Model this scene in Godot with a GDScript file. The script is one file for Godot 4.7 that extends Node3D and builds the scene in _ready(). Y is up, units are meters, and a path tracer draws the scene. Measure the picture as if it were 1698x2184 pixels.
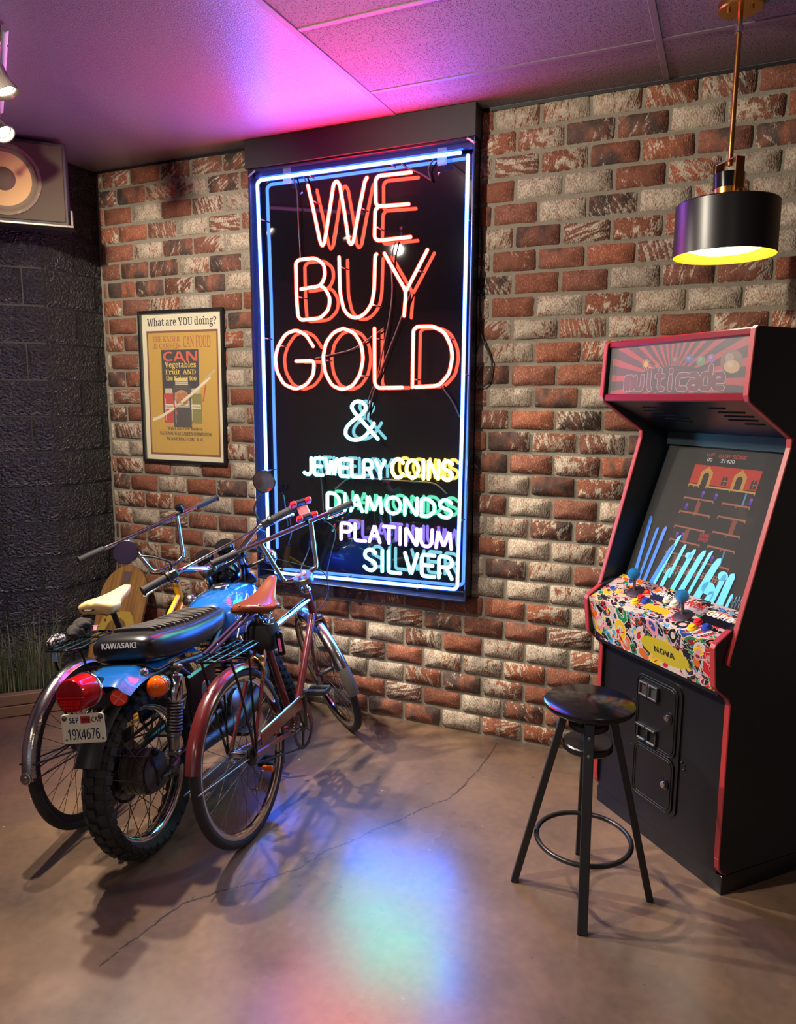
extends Node3D
# A corner of a lounge: brick wall with a neon sign, two bicycles and a motorcycle, an arcade cabinet, a stool.
# World: brick wall face is z = 0, x runs right along it, y up, floor y = 0, metres.

const ROOM_H := 2.976
const ROW := 0.1025
const PITCH := 0.2137
var M := {}
var FONT := {}
var rng := RandomNumberGenerator.new()

const LIGHT_A := 8.5
const LIGHT_B := 7.0
const LIGHT_C := 6.0
const LIGHT_D := 6.5
const UNSEEN_PANEL_E := 2.2
const PENDANT_E := 3.0

func _ready() -> void:
	var cam := Camera3D.new()
	cam.name = "camera"
	cam.fov = 69.6424
	cam.near = 0.05
	cam.far = 60.0
	cam.position = Vector3(3.294, 1.678, 3.405)
	cam.basis = Basis.from_euler(Vector3(-0.1502122, 0.4191065, 0.0050091))
	cam.current = true
	add_child(cam)
	var env := Environment.new()
	env.background_mode = Environment.BG_SKY
	var sky := Sky.new()
	var sm := ProceduralSkyMaterial.new()
	sm.sky_top_color = Color(0.62, 0.74, 0.9)
	sm.sky_horizon_color = Color(0.9, 0.92, 0.95)
	sm.ground_bottom_color = Color(0.34, 0.33, 0.32)
	sm.ground_horizon_color = Color(0.6, 0.6, 0.6)
	sky.sky_material = sm
	env.sky = sky
	env.background_energy_multiplier = 1.0
	env.tonemap_mode = Environment.TONE_MAPPER_LINEAR
	env.tonemap_exposure = 1.0
	env.sdfgi_enabled = true
	env.ssao_enabled = true
	env.ssil_enabled = true
	var we := WorldEnvironment.new()
	we.name = "world"
	we.environment = env
	add_child(we)
	make_materials()
	build_shell()
	build_lights()
	build_sign()
	build_arcade()
	build_motorcycle()
	build_red_bicycle()
	build_left_bicycle()
	build_stool()
	build_pendant()
	build_poster()
	build_speaker()
	build_corner()

# ------------------------------------------------------------------ helpers: naming
func tag(o: Node, label: String, category: String, group := "") -> void:
	o.set_meta("label", label)
	o.set_meta("category", category)
	if group != "":
		o.set_meta("group", group)

func numbered(called: String) -> String:
	if not has_node(NodePath(called)):
		return called
	var k := 1
	while has_node(NodePath("%s_%03d" % [called, k])):
		k += 1
	return "%s_%03d" % [called, k]

func thing(called: String, label: String, category: String, xf := Transform3D(), group := "") -> Node3D:
	var o := Node3D.new()
	o.name = numbered(called)
	add_child(o)
	o.transform = xf
	tag(o, label, category, group)
	return o

func S() -> SurfaceTool:
	var s := SurfaceTool.new()
	s.begin(Mesh.PRIMITIVE_TRIANGLES)
	s.set_smooth_group(0)
	return s

var counts := {}
func put(par: Node, called: String, s: SurfaceTool, m: Material, xf := Transform3D()) -> MeshInstance3D:
	s.generate_normals()
	s.index()
	return putm(par, called, s.commit(), m, xf)

func putm(par: Node, called: String, mesh: Mesh, m: Material, xf := Transform3D()) -> MeshInstance3D:
	var o := MeshInstance3D.new()
	o.mesh = mesh
	if m:
		o.material_override = m
	o.transform = xf
	if par == self:
		o.name = numbered(called)
	else:
		var key := "%d/%s" % [par.get_instance_id(), called]
		var n: int = counts.get(key, 0)
		counts[key] = n + 1
		o.name = called if n == 0 else "%s_%03d" % [called, n]
	par.add_child(o, true)
	return o

func struct(o: Node, label := "") -> Node:
	o.set_meta("kind", "structure")
	if label != "":
		o.set_meta("label", label)
	return o

# ------------------------------------------------------------------ helpers: geometry
func V(x: float, y: float, z: float) -> Vector3:
	return Vector3(x, y, z)

func tri(s: SurfaceTool, a: Vector3, b: Vector3, c: Vector3) -> void:   # counter-clockwise seen from outside
	s.add_vertex(a)
	s.add_vertex(c)
	s.add_vertex(b)

func quad(s: SurfaceTool, a: Vector3, b: Vector3, c: Vector3, d: Vector3) -> void:
	tri(s, a, b, c)
	tri(s, a, c, d)

func quad_o(s: SurfaceTool, a: Vector3, b: Vector3, c: Vector3, d: Vector3, mid: Vector3) -> void:
	if (b - a).cross(c - a).dot((a + c) * 0.5 - mid) < 0.0:
		quad(s, d, c, b, a)
	else:
		quad(s, a, b, c, d)

func tri_o(s: SurfaceTool, a: Vector3, b: Vector3, c: Vector3, mid: Vector3) -> void:
	if (b - a).cross(c - a).dot((a + b + c) / 3.0 - mid) < 0.0:
		tri(s, a, c, b)
	else:
		tri(s, a, b, c)

func quad_uv(s: SurfaceTool, a: Vector3, b: Vector3, c: Vector3, d: Vector3, r := Rect2(0, 0, 1, 1)) -> void:   # a bottom left, counter-clockwise
	var p := [a, c, b, a, d, c]
	var q := [Vector2(0, 1), Vector2(1, 0), Vector2(1, 1), Vector2(0, 1), Vector2(0, 0), Vector2(1, 0)]
	for i in 6:
		s.set_uv(r.position + q[i] * r.size)
		s.add_vertex(p[i])

func at(x: float, y: float, z: float) -> Transform3D:
	return Transform3D(Basis(), Vector3(x, y, z))

func along(p: Vector3, dir: Vector3) -> Transform3D:   # Y axis turned to dir
	var y := dir.normalized()
	var x := y.cross(Vector3(0, 0, 1) if absf(y.z) < 0.9 else Vector3(1, 0, 0)).normalized()
	return Transform3D(Basis(x, y, x.cross(y)), p)

func box(s: SurfaceTool, xf: Transform3D, size: Vector3, bev := 0.0) -> void:
	s.set_smooth_group(-1)
	var h := size * 0.5
	var b := minf(bev, minf(h.x, minf(h.y, h.z)) * 0.9)
	var mid := xf.origin
	var c := {}
	for i in 8:
		var sg := Vector3(1 if i & 1 else -1, 1 if i & 2 else -1, 1 if i & 4 else -1)
		for a in 3:
			var e := h - Vector3(b, b, b)
			e[a] = h[a]
			c[i * 3 + a] = xf * (sg * e)
	for a in 3:
		var u := 1 << ((a + 1) % 3)
		var v := 1 << ((a + 2) % 3)
		for k in 2:
			var i0: int = (1 << a) * k
			quad_o(s, c[i0 * 3 + a], c[(i0 | u) * 3 + a], c[(i0 | u | v) * 3 + a], c[(i0 | v) * 3 + a], mid)
		if b > 0.0:
			var a1 := (a + 1) % 3
			var a2 := (a + 2) % 3
			for k in 4:
				var i0: int = (u if k & 1 else 0) | (v if k & 2 else 0)
				var i1: int = i0 | (1 << a)
				quad_o(s, c[i0 * 3 + a1], c[i1 * 3 + a1], c[i1 * 3 + a2], c[i0 * 3 + a2], mid)
	if b > 0.0:
		for i in 8:
			tri_o(s, c[i * 3], c[i * 3 + 1], c[i * 3 + 2], mid)

func frames(pts: PackedVector3Array, closed: bool) -> Array:
	var n := pts.size()
	var out := []
	var nx := Vector3.ZERO
	for i in n:
		var a := pts[(i - 1 + n) % n] if (closed or i > 0) else pts[i]
		var b := pts[(i + 1) % n] if (closed or i < n - 1) else pts[i]
		var t := (b - a).normalized()
		if i == 0:
			nx = t.cross(Vector3(0, 0, 1) if absf(t.z) < 0.9 else Vector3(1, 0, 0)).normalized()
		else:
			nx = (nx - t * nx.dot(t)).normalized()
		out.append([nx, nx.cross(t), t])
	return out

func tube(s: SurfaceTool, p: Array, r: Variant, n := 8, closed := false, flat := 1.0) -> void:
	var pts := PackedVector3Array()
	for q in p:
		if pts.is_empty() or pts[-1].distance_squared_to(q) > 1e-10:
			pts.append(q)
	var fr := frames(pts, closed)
	var rings := []
	for i in pts.size():
		var rr: float = r[mini(i, r.size() - 1)] if r is Array else r
		# widen at bends so that the tube keeps its thickness
		if i > 0 and i < pts.size() - 1:
			var u := (pts[i] - pts[i - 1]).normalized()
			rr /= clampf(sqrt((1.0 + u.dot((pts[i + 1] - pts[i]).normalized())) * 0.5), 0.7, 1.0)
		var ring := PackedVector3Array()
		for k in n:
			var a := TAU * k / n
			ring.append(pts[i] + (fr[i][0] * cos(a) + fr[i][1] * sin(a) * flat) * rr)
		rings.append(ring)
	s.set_smooth_group(0)
	var m := rings.size()
	for i in (m if closed else m - 1):
		var A: PackedVector3Array = rings[i]
		var B: PackedVector3Array = rings[(i + 1) % m]
		for k in n:
			var k2 := (k + 1) % n
			quad_o(s, A[k], A[k2], B[k2], B[k], (pts[i] + pts[(i + 1) % pts.size()]) * 0.5)
	if not closed:
		s.set_smooth_group(-1)
		for e in 2:
			var ring: PackedVector3Array = rings[0 if e == 0 else m - 1]
			var c := pts[0 if e == 0 else m - 1]
			var inside := pts[1 if e == 0 else m - 2]
			for k in n:
				tri_o(s, c, ring[k], ring[(k + 1) % n], inside)
		s.set_smooth_group(0)

func fillet(p: Array, r: float, k := 4) -> Array:
	var out := [p[0]]
	for i in range(1, p.size() - 1):
		var a: Vector3 = p[i - 1]
		var b: Vector3 = p[i]
		var c: Vector3 = p[i + 1]
		var d := minf(r, minf(a.distance_to(b), b.distance_to(c)) * 0.45)
		var u := b + (a - b).normalized() * d
		var w := b + (c - b).normalized() * d
		for j in k + 1:
			var t := float(j) / k
			out.append(u.lerp(b, t).lerp(b.lerp(w, t), t))
	out.append(p[-1])
	return out

func arc3(c: Vector3, u: Vector3, v: Vector3, a0: float, a1: float, n: int) -> Array:
	var out := []
	for i in n + 1:
		var a := deg_to_rad(lerpf(a0, a1, float(i) / n))
		out.append(c + u * cos(a) + v * sin(a))
	return out

func lathe(s: SurfaceTool, xf: Transform3D, prof: Array, n := 24) -> void:   # profile of Vector2(radius, height along Y), walked upwards on the outside
	var g := 1
	for j in prof.size() - 1:
		var p: Vector2 = prof[j]
		var q: Vector2 = prof[j + 1]
		if j > 0:
			var d0: Vector2 = (p - prof[j - 1]).normalized()
			if d0.dot((q - p).normalized()) < 0.75:
				g += 1
		s.set_smooth_group(g)
		for k in n:
			var a := TAU * k / n
			var b := TAU * (k + 1) / n
			var A := xf * Vector3(p.x * cos(a), p.y, p.x * sin(a))
			var B := xf * Vector3(q.x * cos(a), q.y, q.x * sin(a))
			var C := xf * Vector3(q.x * cos(b), q.y, q.x * sin(b))
			var D := xf * Vector3(p.x * cos(b), p.y, p.x * sin(b))
			if q.x > 1e-6:
				tri(s, A, B, C)
			if p.x > 1e-6:
				tri(s, A, C, D)
	s.set_smooth_group(0)

func ball(s: SurfaceTool, xf: Transform3D, r: float, n := 16, squash := 1.0) -> void:
	var prof := []
	for i in n / 2 + 1:
		var a := PI * i / (n / 2) - PI / 2
		prof.append(Vector2(maxf(0.0, r * cos(a)), r * squash * sin(a)))
	lathe(s, xf, prof, n)

func prism(s: SurfaceTool, xf: Transform3D, poly: Array, z0: float, z1: float) -> void:
	var p := PackedVector2Array(poly)
	if Geometry2D.is_polygon_clockwise(p):
		p.reverse()
	var idx := Geometry2D.triangulate_polygon(p)
	s.set_smooth_group(-1)
	for i in range(0, idx.size(), 3):
		var a := p[idx[i]]
		var b := p[idx[i + 1]]
		var c := p[idx[i + 2]]
		if (b - a).cross(c - a) < 0.0:
			var t := b
			b = c
			c = t
		tri(s, xf * V(a.x, a.y, z1), xf * V(b.x, b.y, z1), xf * V(c.x, c.y, z1))
		tri(s, xf * V(a.x, a.y, z0), xf * V(c.x, c.y, z0), xf * V(b.x, b.y, z0))
	for i in p.size():
		var a := p[i]
		var b := p[(i + 1) % p.size()]
		quad(s, xf * V(a.x, a.y, z0), xf * V(b.x, b.y, z0), xf * V(b.x, b.y, z1), xf * V(a.x, a.y, z1))
	s.set_smooth_group(0)

func loft(s: SurfaceTool, rings: Array, caps := true, ringed := true, both := false) -> void:   # rings of equal size, first to last; faces turned away from each ring's middle
	s.set_smooth_group(0)
	var n: int = rings[0].size()
	var mids := []
	for r in rings:
		var c := Vector3.ZERO
		for q in r:
			c += q
		mids.append(c / n)
	for i in rings.size() - 1:
		for k in (n if ringed else n - 1):
			var k2 := (k + 1) % n
			quad_o(s, rings[i][k], rings[i][k2], rings[i + 1][k2], rings[i + 1][k], (mids[i] + mids[i + 1]) * 0.5)
	if caps and ringed:
		for e in 2:
			var r: Array = rings[0 if e == 0 else -1]
			var mid: Vector3 = mids[0 if e == 0 else -1]
			var inside: Vector3 = mids[1 if e == 0 else -2]
			for k in n:
				tri_o(s, mid, r[k], r[(k + 1) % n], inside)

func sheet(s: SurfaceTool, rows: Array, th: float) -> void:   # a curved sheet of points rows[i][j] with thickness along the grid normal
	var a := []
	var b := []
	var R := rows.size()
	var C: int = rows[0].size()
	for i in R:
		var ra := []
		var rb := []
		for j in C:
			var du: Vector3 = rows[mini(i + 1, R - 1)][j] - rows[maxi(i - 1, 0)][j]
			var dv: Vector3 = rows[i][mini(j + 1, C - 1)] - rows[i][maxi(j - 1, 0)]
			var nn := du.cross(dv).normalized()
			ra.append(rows[i][j] + nn * th * 0.5)
			rb.append(rows[i][j] - nn * th * 0.5)
		a.append(ra)
		b.append(rb)
	s.set_smooth_group(1)
	for i in R - 1:
		for j in C - 1:
			quad(s, a[i][j], a[i + 1][j], a[i + 1][j + 1], a[i][j + 1])
	s.set_smooth_group(2)
	for i in R - 1:
		for j in C - 1:
			quad(s, b[i][j], b[i][j + 1], b[i + 1][j + 1], b[i + 1][j])
	s.set_smooth_group(-1)
	for j in C - 1:
		quad_o(s, a[0][j], a[0][j + 1], b[0][j + 1], b[0][j], rows[1][j])
		quad_o(s, a[R - 1][j], a[R - 1][j + 1], b[R - 1][j + 1], b[R - 1][j], rows[R - 2][j])
	for i in R - 1:
		quad_o(s, a[i][0], a[i + 1][0], b[i + 1][0], b[i][0], rows[i][1])
		quad_o(s, a[i][C - 1], a[i + 1][C - 1], b[i + 1][C - 1], b[i][C - 1], rows[i][C - 2])
	s.set_smooth_group(0)

func coil(s: SurfaceTool, a: Vector3, b: Vector3, r: float, wire: float, turns: float, n := 6) -> void:
	var f := along(a, b - a)
	var L := a.distance_to(b)
	var p := []
	var k := int(turns * 14)
	for i in k + 1:
		var t := float(i) / k
		p.append(f * V(r * cos(TAU * turns * t), L * t, r * sin(TAU * turns * t)))
	tube(s, p, wire, n)

func text(par: Node, called: String, words: String, xf: Transform3D, h: float, w: float, m: Material, font := "sans", thick := 0.0008) -> MeshInstance3D:
	var tm := TextMesh.new()
	tm.font = FONT[font]
	tm.font_size = 48
	tm.pixel_size = 0.01
	tm.depth = 0.05
	tm.curve_step = 2.0
	tm.text = words
	var b := tm.get_aabb()
	var sy := h / b.size.y
	var sx := w / b.size.x if w > 0.0 else sy
	var mid := b.get_center()
	var k := xf * Transform3D(Basis.from_scale(V(sx, sy, thick / 0.05)), Vector3.ZERO) * Transform3D(Basis(), -V(mid.x, mid.y, 0.0))
	return putm(par, called, tm, m, k)

# ------------------------------------------------------------------ helpers: pictures for flat print
func poly_fill(im: Image, pts: PackedVector2Array, c: Color) -> void:
	var lo := pts[0]
	var hi := pts[0]
	for p in pts:
		lo = lo.min(p)
		hi = hi.max(p)
	for y in range(maxi(0, int(lo.y)), mini(im.get_height(), int(hi.y) + 1)):
		var xs := []
		for i in pts.size():
			var a := pts[i]
			var b := pts[(i + 1) % pts.size()]
			if (a.y <= y) != (b.y <= y):
				xs.append(a.x + (y - a.y) / (b.y - a.y) * (b.x - a.x))
		xs.sort()
		for k in range(0, xs.size() - 1, 2):
			var x0 := clampi(int(xs[k]), 0, im.get_width())
			var x1 := clampi(int(xs[k + 1]) + 1, 0, im.get_width())
			if x1 > x0:
				im.fill_rect(Rect2i(x0, y, x1 - x0, 1), c)

func oval(c: Vector2, r: Vector2, turn := 0.0, n := 24) -> PackedVector2Array:
	var out := PackedVector2Array()
	for i in n:
		out.append(c + (Vector2(cos(TAU * i / n), sin(TAU * i / n)) * r).rotated(turn))
	return out

func blot(c: Vector2, r: Vector2, turn := 0.0, sides := 4) -> PackedVector2Array:
	var out := PackedVector2Array()
	for i in sides:
		out.append(c + (Vector2(cos(TAU * (i + 0.5) / sides), sin(TAU * (i + 0.5) / sides)) * r).rotated(turn))
	return out

func stroke(im: Image, a: Vector2, b: Vector2, w: float, c: Color) -> void:
	var d := (b - a).normalized() if a.distance_to(b) > 0.01 else Vector2(1, 0)
	var n := Vector2(-d.y, d.x) * w * 0.5
	poly_fill(im, PackedVector2Array([a + n, b + n, b - n, a - n]), c)
	if w > 2.5:
		poly_fill(im, oval(a, Vector2(w, w) * 0.5, 0, 10), c)
		poly_fill(im, oval(b, Vector2(w, w) * 0.5, 0, 10), c)

# single-stroke letters, each a list of polylines in a unit cell (x right, y up)
const LETTERS := {
	"A": [[0, 0, .5, 1, 1, 0], [.2, .38, .8, .38]], "B": [[0, .52, .7, .52, .95, .72, .9, .9, .7, 1, 0, 1, 0, 0, .75, 0, 1, .15, 1, .38, .7, .52]],
	"C": [[1, .82, .75, 1, .3, 1, 0, .72, 0, .28, .3, 0, .75, 0, 1, .18]], "D": [[0, 0, 0, 1, .55, 1, 1, .7, 1, .3, .55, 0, 0, 0]],
	"E": [[1, 1, .12, 1, 0, .9, 0, .1, .12, 0, 1, 0], [0, .52, .85, .52]], "G": [[1, .8, .7, 1, .3, 1, 0, .7, 0, .3, .3, 0, .7, 0, 1, .25, 1, .48, .55, .48]],
	"H": [[0, 0, 0, 1], [1, 0, 1, 1], [0, .5, 1, .5]], "I": [[.5, 0, .5, 1]], "J": [[1, 1, 1, .2, .75, 0, .3, 0, 0, .1]],
	"K": [[0, 0, 0, 1], [1, 1, 0, .45, 1, 0]], "L": [[0, 1, 0, .1, .1, 0, 1, 0]], "M": [[0, 0, .12, 1, .5, .1, .88, 1, 1, 0]], "N": [[0, 0, 0, .95, .1, .95, .9, .05, 1, .05, 1, 1]],
	"O": [[.5, 0, .15, .12, 0, .4, 0, .6, .15, .88, .5, 1, .85, .88, 1, .6, 1, .4, .85, .12, .5, 0]], "P": [[0, 0, 0, 1, .7, 1, 1, .86, 1, .62, .7, .48, .2, .48]],
	"R": [[0, 0, 0, .9, .1, 1, .7, 1, 1, .85, 1, .62, .7, .5, .25, .5], [.55, .5, 1, 0]], "S": [[.95, .85, .7, 1, .3, 1, .03, .82, .1, .6, .85, .42, 1, .22, .75, 0, .3, 0, 0, .15]],
	"T": [[0, 1, 1, 1], [.5, 1, .5, 0]], "U": [[0, 1, 0, .3, .2, .05, .5, 0, .8, .05, 1, .3, 1, 1]], "V": [[0, 1, .5, 0, 1, 1]], "W": [[0, 1, .25, 0, .5, .95, .75, 0, 1, 1]],
	"X": [[0, 0, 1, 1], [0, 1, 1, 0]], "Y": [[0, 1, .5, .48, 1, 1], [.5, .48, .5, 0]],
	"0": [[.5, 0, .1, .15, 0, .5, .1, .85, .5, 1, .9, .85, 1, .5, .9, .15, .5, 0]], "1": [[.2, .8, .5, 1, .5, 0]], "2": [[0, .8, .3, 1, .8, 1, 1, .75, 0, 0, 1, 0]], "4": [[.75, 0, .75, 1, 0, .3, 1, .3]],
	"m": [[0, 0, 0, .55, .1, .65, .38, .65, .48, .5, .48, 0], [.48, .5, .6, .65, .88, .65, 1, .5, 1, 0]], "u": [[0, .65, 0, .15, .2, 0, .8, 0, 1, .15, 1, .65]], "l": [[.5, 1, .5, .12, .7, 0]],
	"t": [[.5, .95, .5, .12, .7, 0, 1, 0], [.1, .65, .95, .65]], "i": [[.5, 0, .5, .6], [.5, .85, .5, .9]], "c": [[1, .65, .2, .65, 0, .5, 0, .15, .2, 0, 1, 0]],
	"a": [[.05, .65, .8, .65, 1, .5, 1, 0, .2, 0, 0, .15, .2, .32, 1, .32]], "d": [[1, 1, 1, 0, .2, 0, 0, .15, 0, .5, .2, .65, 1, .65]], "e": [[0, .33, 1, .33, 1, .5, .8, .65, .2, .65, 0, .5, 0, .15, .2, 0, 1, 0]],
}

func print_word(im: Image, words: String, x: float, y: float, h: float, w: float, th: float, c: Color) -> void:   # y is the base line, w the advance of one letter
	for i in words.length():
		for line in LETTERS.get(words[i], []):
			for k in range(0, line.size() - 2, 2):
				stroke(im, Vector2(x + (i + line[k] * 0.7) * w, y - line[k + 1] * h), Vector2(x + (i + line[k + 2] * 0.7) * w, y - line[k + 3] * h), th, c)

func tex(im: Image) -> ImageTexture:
	return ImageTexture.create_from_image(im)

func noise_bytes(w: int, h: int, sd: int, freq: float, oct := 3, kind := FastNoiseLite.TYPE_SIMPLEX_SMOOTH) -> PackedByteArray:
	var n := FastNoiseLite.new()
	n.seed = sd
	n.noise_type = kind
	n.frequency = freq
	n.fractal_octaves = oct
	if oct == 1:
		n.fractal_type = FastNoiseLite.FRACTAL_NONE
	var im := n.get_seamless_image(w, h)
	im.convert(Image.FORMAT_L8)
	return im.get_data()

func noise_tex(w: int, h: int, sd: int, freq: float, oct := 3, kind := FastNoiseLite.TYPE_SIMPLEX_SMOOTH) -> ImageTexture:
	return tex(Image.create_from_data(w, h, false, Image.FORMAT_L8, noise_bytes(w, h, sd, freq, oct, kind)))

# ------------------------------------------------------------------ helpers: materials
func mat(c: Color, rough := 0.6, metal := 0.0, spec := 0.5) -> StandardMaterial3D:
	var m := StandardMaterial3D.new()
	m.albedo_color = c
	m.roughness = rough
	m.metallic = metal
	m.metallic_specular = spec
	return m

func rgb(r: int, g: int, b: int) -> Color:
	return Color(r / 255.0, g / 255.0, b / 255.0)

func bump(m: StandardMaterial3D, t: Texture2D, scale: float, uv: float) -> StandardMaterial3D:   # relief of `scale` centimetres, `uv` repeats a metre
	m.heightmap_enabled = true
	m.heightmap_texture = t
	m.heightmap_scale = scale
	m.uv1_triplanar = true
	m.uv1_world_triplanar = true
	m.uv1_scale = Vector3(uv, uv, uv)
	return m

func glow(c: Color, e: float) -> StandardMaterial3D:
	var m := mat(Color(0.1, 0.1, 0.1), 0.4)
	m.emission_enabled = true
	m.emission = c
	m.emission_energy_multiplier = e
	return m

func clear(c: Color, a: float, rough := 0.03) -> StandardMaterial3D:
	var m := mat(Color(c.r, c.g, c.b, a), rough)
	m.transparency = BaseMaterial3D.TRANSPARENCY_ALPHA
	return m

func clear_dim(a: float) -> StandardMaterial3D:   # coated glass with a weaker reflection
	var m := clear(Color.WHITE, a, 0.0)
	m.metallic_specular = 0.3
	return m

func make_materials() -> void:
	for f in [["sans", "Droid Sans", 400], ["bold", "Droid Sans", 700], ["serif", "Droid Serif", 700], ["serif_thin", "Droid Serif", 400], ["mono", "Droid Sans Mono", 400]]:
		var sf := SystemFont.new()
		sf.font_names = PackedStringArray([f[1]])
		sf.font_weight = f[2]
		FONT[f[0]] = sf
	var fine := noise_tex(512, 512, 3, 0.09, 3)
	var peel := noise_tex(512, 512, 5, 0.03, 2)
	var pits := noise_tex(512, 512, 8, 0.12, 1, FastNoiseLite.TYPE_CELLULAR)
	var rock := noise_tex(512, 512, 11, 0.022, 5)
	M.rock = rock
	M.fine = fine
	M.black = mat(rgb(22, 22, 24), 0.45)
	M.black_gloss = mat(rgb(14, 14, 16), 0.16)
	M.rubber = bump(mat(rgb(34, 33, 32), 0.75), fine, 0.06, 12.0)
	M.grip = mat(rgb(30, 28, 28), 0.7)
	M.chrome = mat(rgb(215, 213, 210), 0.09, 1.0)
	M.old_chrome = bump(mat(rgb(178, 172, 165), 0.2, 1.0), rock, 0.05, 9.0)
	M.steel = mat(rgb(140, 136, 130), 0.34, 1.0)
	M.dull_steel = bump(mat(rgb(96, 90, 82), 0.5, 1.0), fine, 0.08, 14.0)
	M.iron = mat(rgb(46, 43, 41), 0.5, 0.7)
	M.blue = mat(rgb(22, 92, 168), 0.2)
	M.blue.clearcoat_enabled = true
	M.blue.clearcoat = 1.0
	M.blue.clearcoat_roughness = 0.06
	M.maroon = mat(rgb(98, 30, 32), 0.26)
	M.maroon.clearcoat_enabled = true
	M.maroon.clearcoat = 0.7
	M.maroon.clearcoat_roughness = 0.15
	M.yellow = mat(rgb(232, 176, 24), 0.3)
	M.leather = mat(rgb(112, 52, 30), 0.28)
	M.cream = mat(rgb(226, 190, 130), 0.4)
	M.seat_vinyl = mat(rgb(26, 25, 26), 0.3)
	M.seat_top = mat(rgb(52, 42, 41), 0.6)
	M.red_lens = mat(rgb(158, 3, 12), 0.13)
	M.amber = mat(rgb(232, 92, 12), 0.12)
	M.orange_lens = mat(rgb(250, 60, 20), 0.15)
	M.white_paint = mat(rgb(236, 232, 222), 0.5)
	M.plate = mat(rgb(228, 222, 196), 0.42)
	M.ink = mat(rgb(20, 20, 30), 0.5)
	M.navy_ink = mat(rgb(24, 28, 60), 0.5)
	M.red_ink = mat(rgb(190, 40, 34), 0.5)
	M.brass = mat(rgb(196, 146, 72), 0.26, 1.0)
	M.mirror = mat(rgb(225, 225, 228), 0.02, 1.0)
	M.cloth_black = mat(rgb(32, 31, 32), 0.95)
	M.pale_blue = mat(rgb(120, 160, 190), 0.4)
	M.mortar = bump(mat(rgb(160, 153, 137), 0.95), fine, 0.5, 7.0)
	M.block = bump(mat(rgb(20, 18, 20), 0.42, 0.0, 0.9), rock, 4.0, 4.5)
	M.joint = mat(rgb(12, 11, 12), 0.7)
	M.soffit = bump(mat(rgb(122, 116, 120), 0.36, 0.0, 0.6), peel, 0.1, 7.0)
	M.trim = mat(rgb(120, 112, 116), 0.45)
	M.tile = null
	M.wall_plain = mat(rgb(176, 168, 158), 0.9)
	M.wood = bump(mat(rgb(128, 100, 74), 0.7), rock, 0.15, 4.0)

# ------------------------------------------------------------------ the room
func floor_material() -> StandardMaterial3D:
	var n := 1536
	var a := noise_bytes(n, n, 21, 0.0016, 5)
	var b := noise_bytes(n, n, 22, 0.05, 2)
	var c := noise_bytes(n, n, 23, 0.006, 4)
	var data := PackedByteArray()
	var rough := PackedByteArray()
	data.resize(n * n * 3)
	rough.resize(n * n)
	for i in n * n:
		var u := a[i] / 255.0
		var w := c[i] / 255.0
		var g := 0.86 + 0.24 * (u - 0.5) + 0.18 * (w - 0.5) + 0.10 * (b[i] / 255.0 - 0.5)
		var warm := 0.04 * (u - 0.5) + 0.05 * (w - 0.5)
		data[i * 3] = int(clampf(128.0 * g * (1.0 + warm), 0, 255))
		data[i * 3 + 1] = int(clampf(103.0 * g, 0, 255))
		data[i * 3 + 2] = int(clampf(85.0 * g * (1.0 - warm * 2.0), 0, 255))
		rough[i] = int(clampf(255.0 * (0.27 + 0.16 * (w - 0.4)), 0, 255))
	var im := Image.create_from_data(n, n, false, Image.FORMAT_RGB8, data)
	var k := n / 3.6     # pixels a metre: the picture covers x 0.3 to 3.9, z 0 to 3.6
	rng.seed = 77
	var pts := [2.35, .06, 2.35, .27, 2.34, .41, 2.33, .54, 2.31, .64, 2.23, .77, 2.18, .89, 2.12, .98, 2.07, 1.1, 2.02, 1.17, 1.98, 1.31, 1.9, 1.43, 1.8, 1.53, 1.72, 1.64, 1.7, 1.79, 1.68, 1.96]
	for i in range(0, pts.size() - 2, 2):
		var p := Vector2(pts[i] - 0.3, pts[i + 1]) * k
		var q := Vector2(pts[i + 2] - 0.3, pts[i + 3]) * k
		for j in 5:
			var r := p.lerp(q, (j + 1) / 5.0) + Vector2(rng.randf_range(-3, 3), rng.randf_range(-3, 3)) * (1.0 if j < 4 else 0.0)
			var r0 := p.lerp(q, j / 5.0)
			stroke(im, r0, r, 2.0 if rng.randf() < 0.6 else 1.2, rgb(62, 52, 46))
			if rng.randf() < 0.25:
				stroke(im, r, r + Vector2(rng.randf_range(-9, 9), rng.randf_range(-9, 9)), 1.2, rgb(84, 72, 64))
	for i in 70:
		var p := Vector2(rng.randf_range(0, n), rng.randf_range(0, n))
		var r := rng.randf_range(0.8, 2.2)
		poly_fill(im, oval(p, Vector2(r, r * 0.7), 0, 8), rgb(70, 60, 54) if rng.randf() < 0.7 else rgb(196, 186, 170))
	var m := mat(Color.WHITE, 1.0, 0.0, 0.5)
	m.albedo_texture = tex(im)
	m.roughness_texture = tex(Image.create_from_data(n, n, false, Image.FORMAT_L8, rough))
	m.roughness_texture_channel = BaseMaterial3D.TEXTURE_CHANNEL_RED
	m.clearcoat_enabled = true
	m.clearcoat = 0.35
	m.clearcoat_roughness = 0.22
	return m

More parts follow.
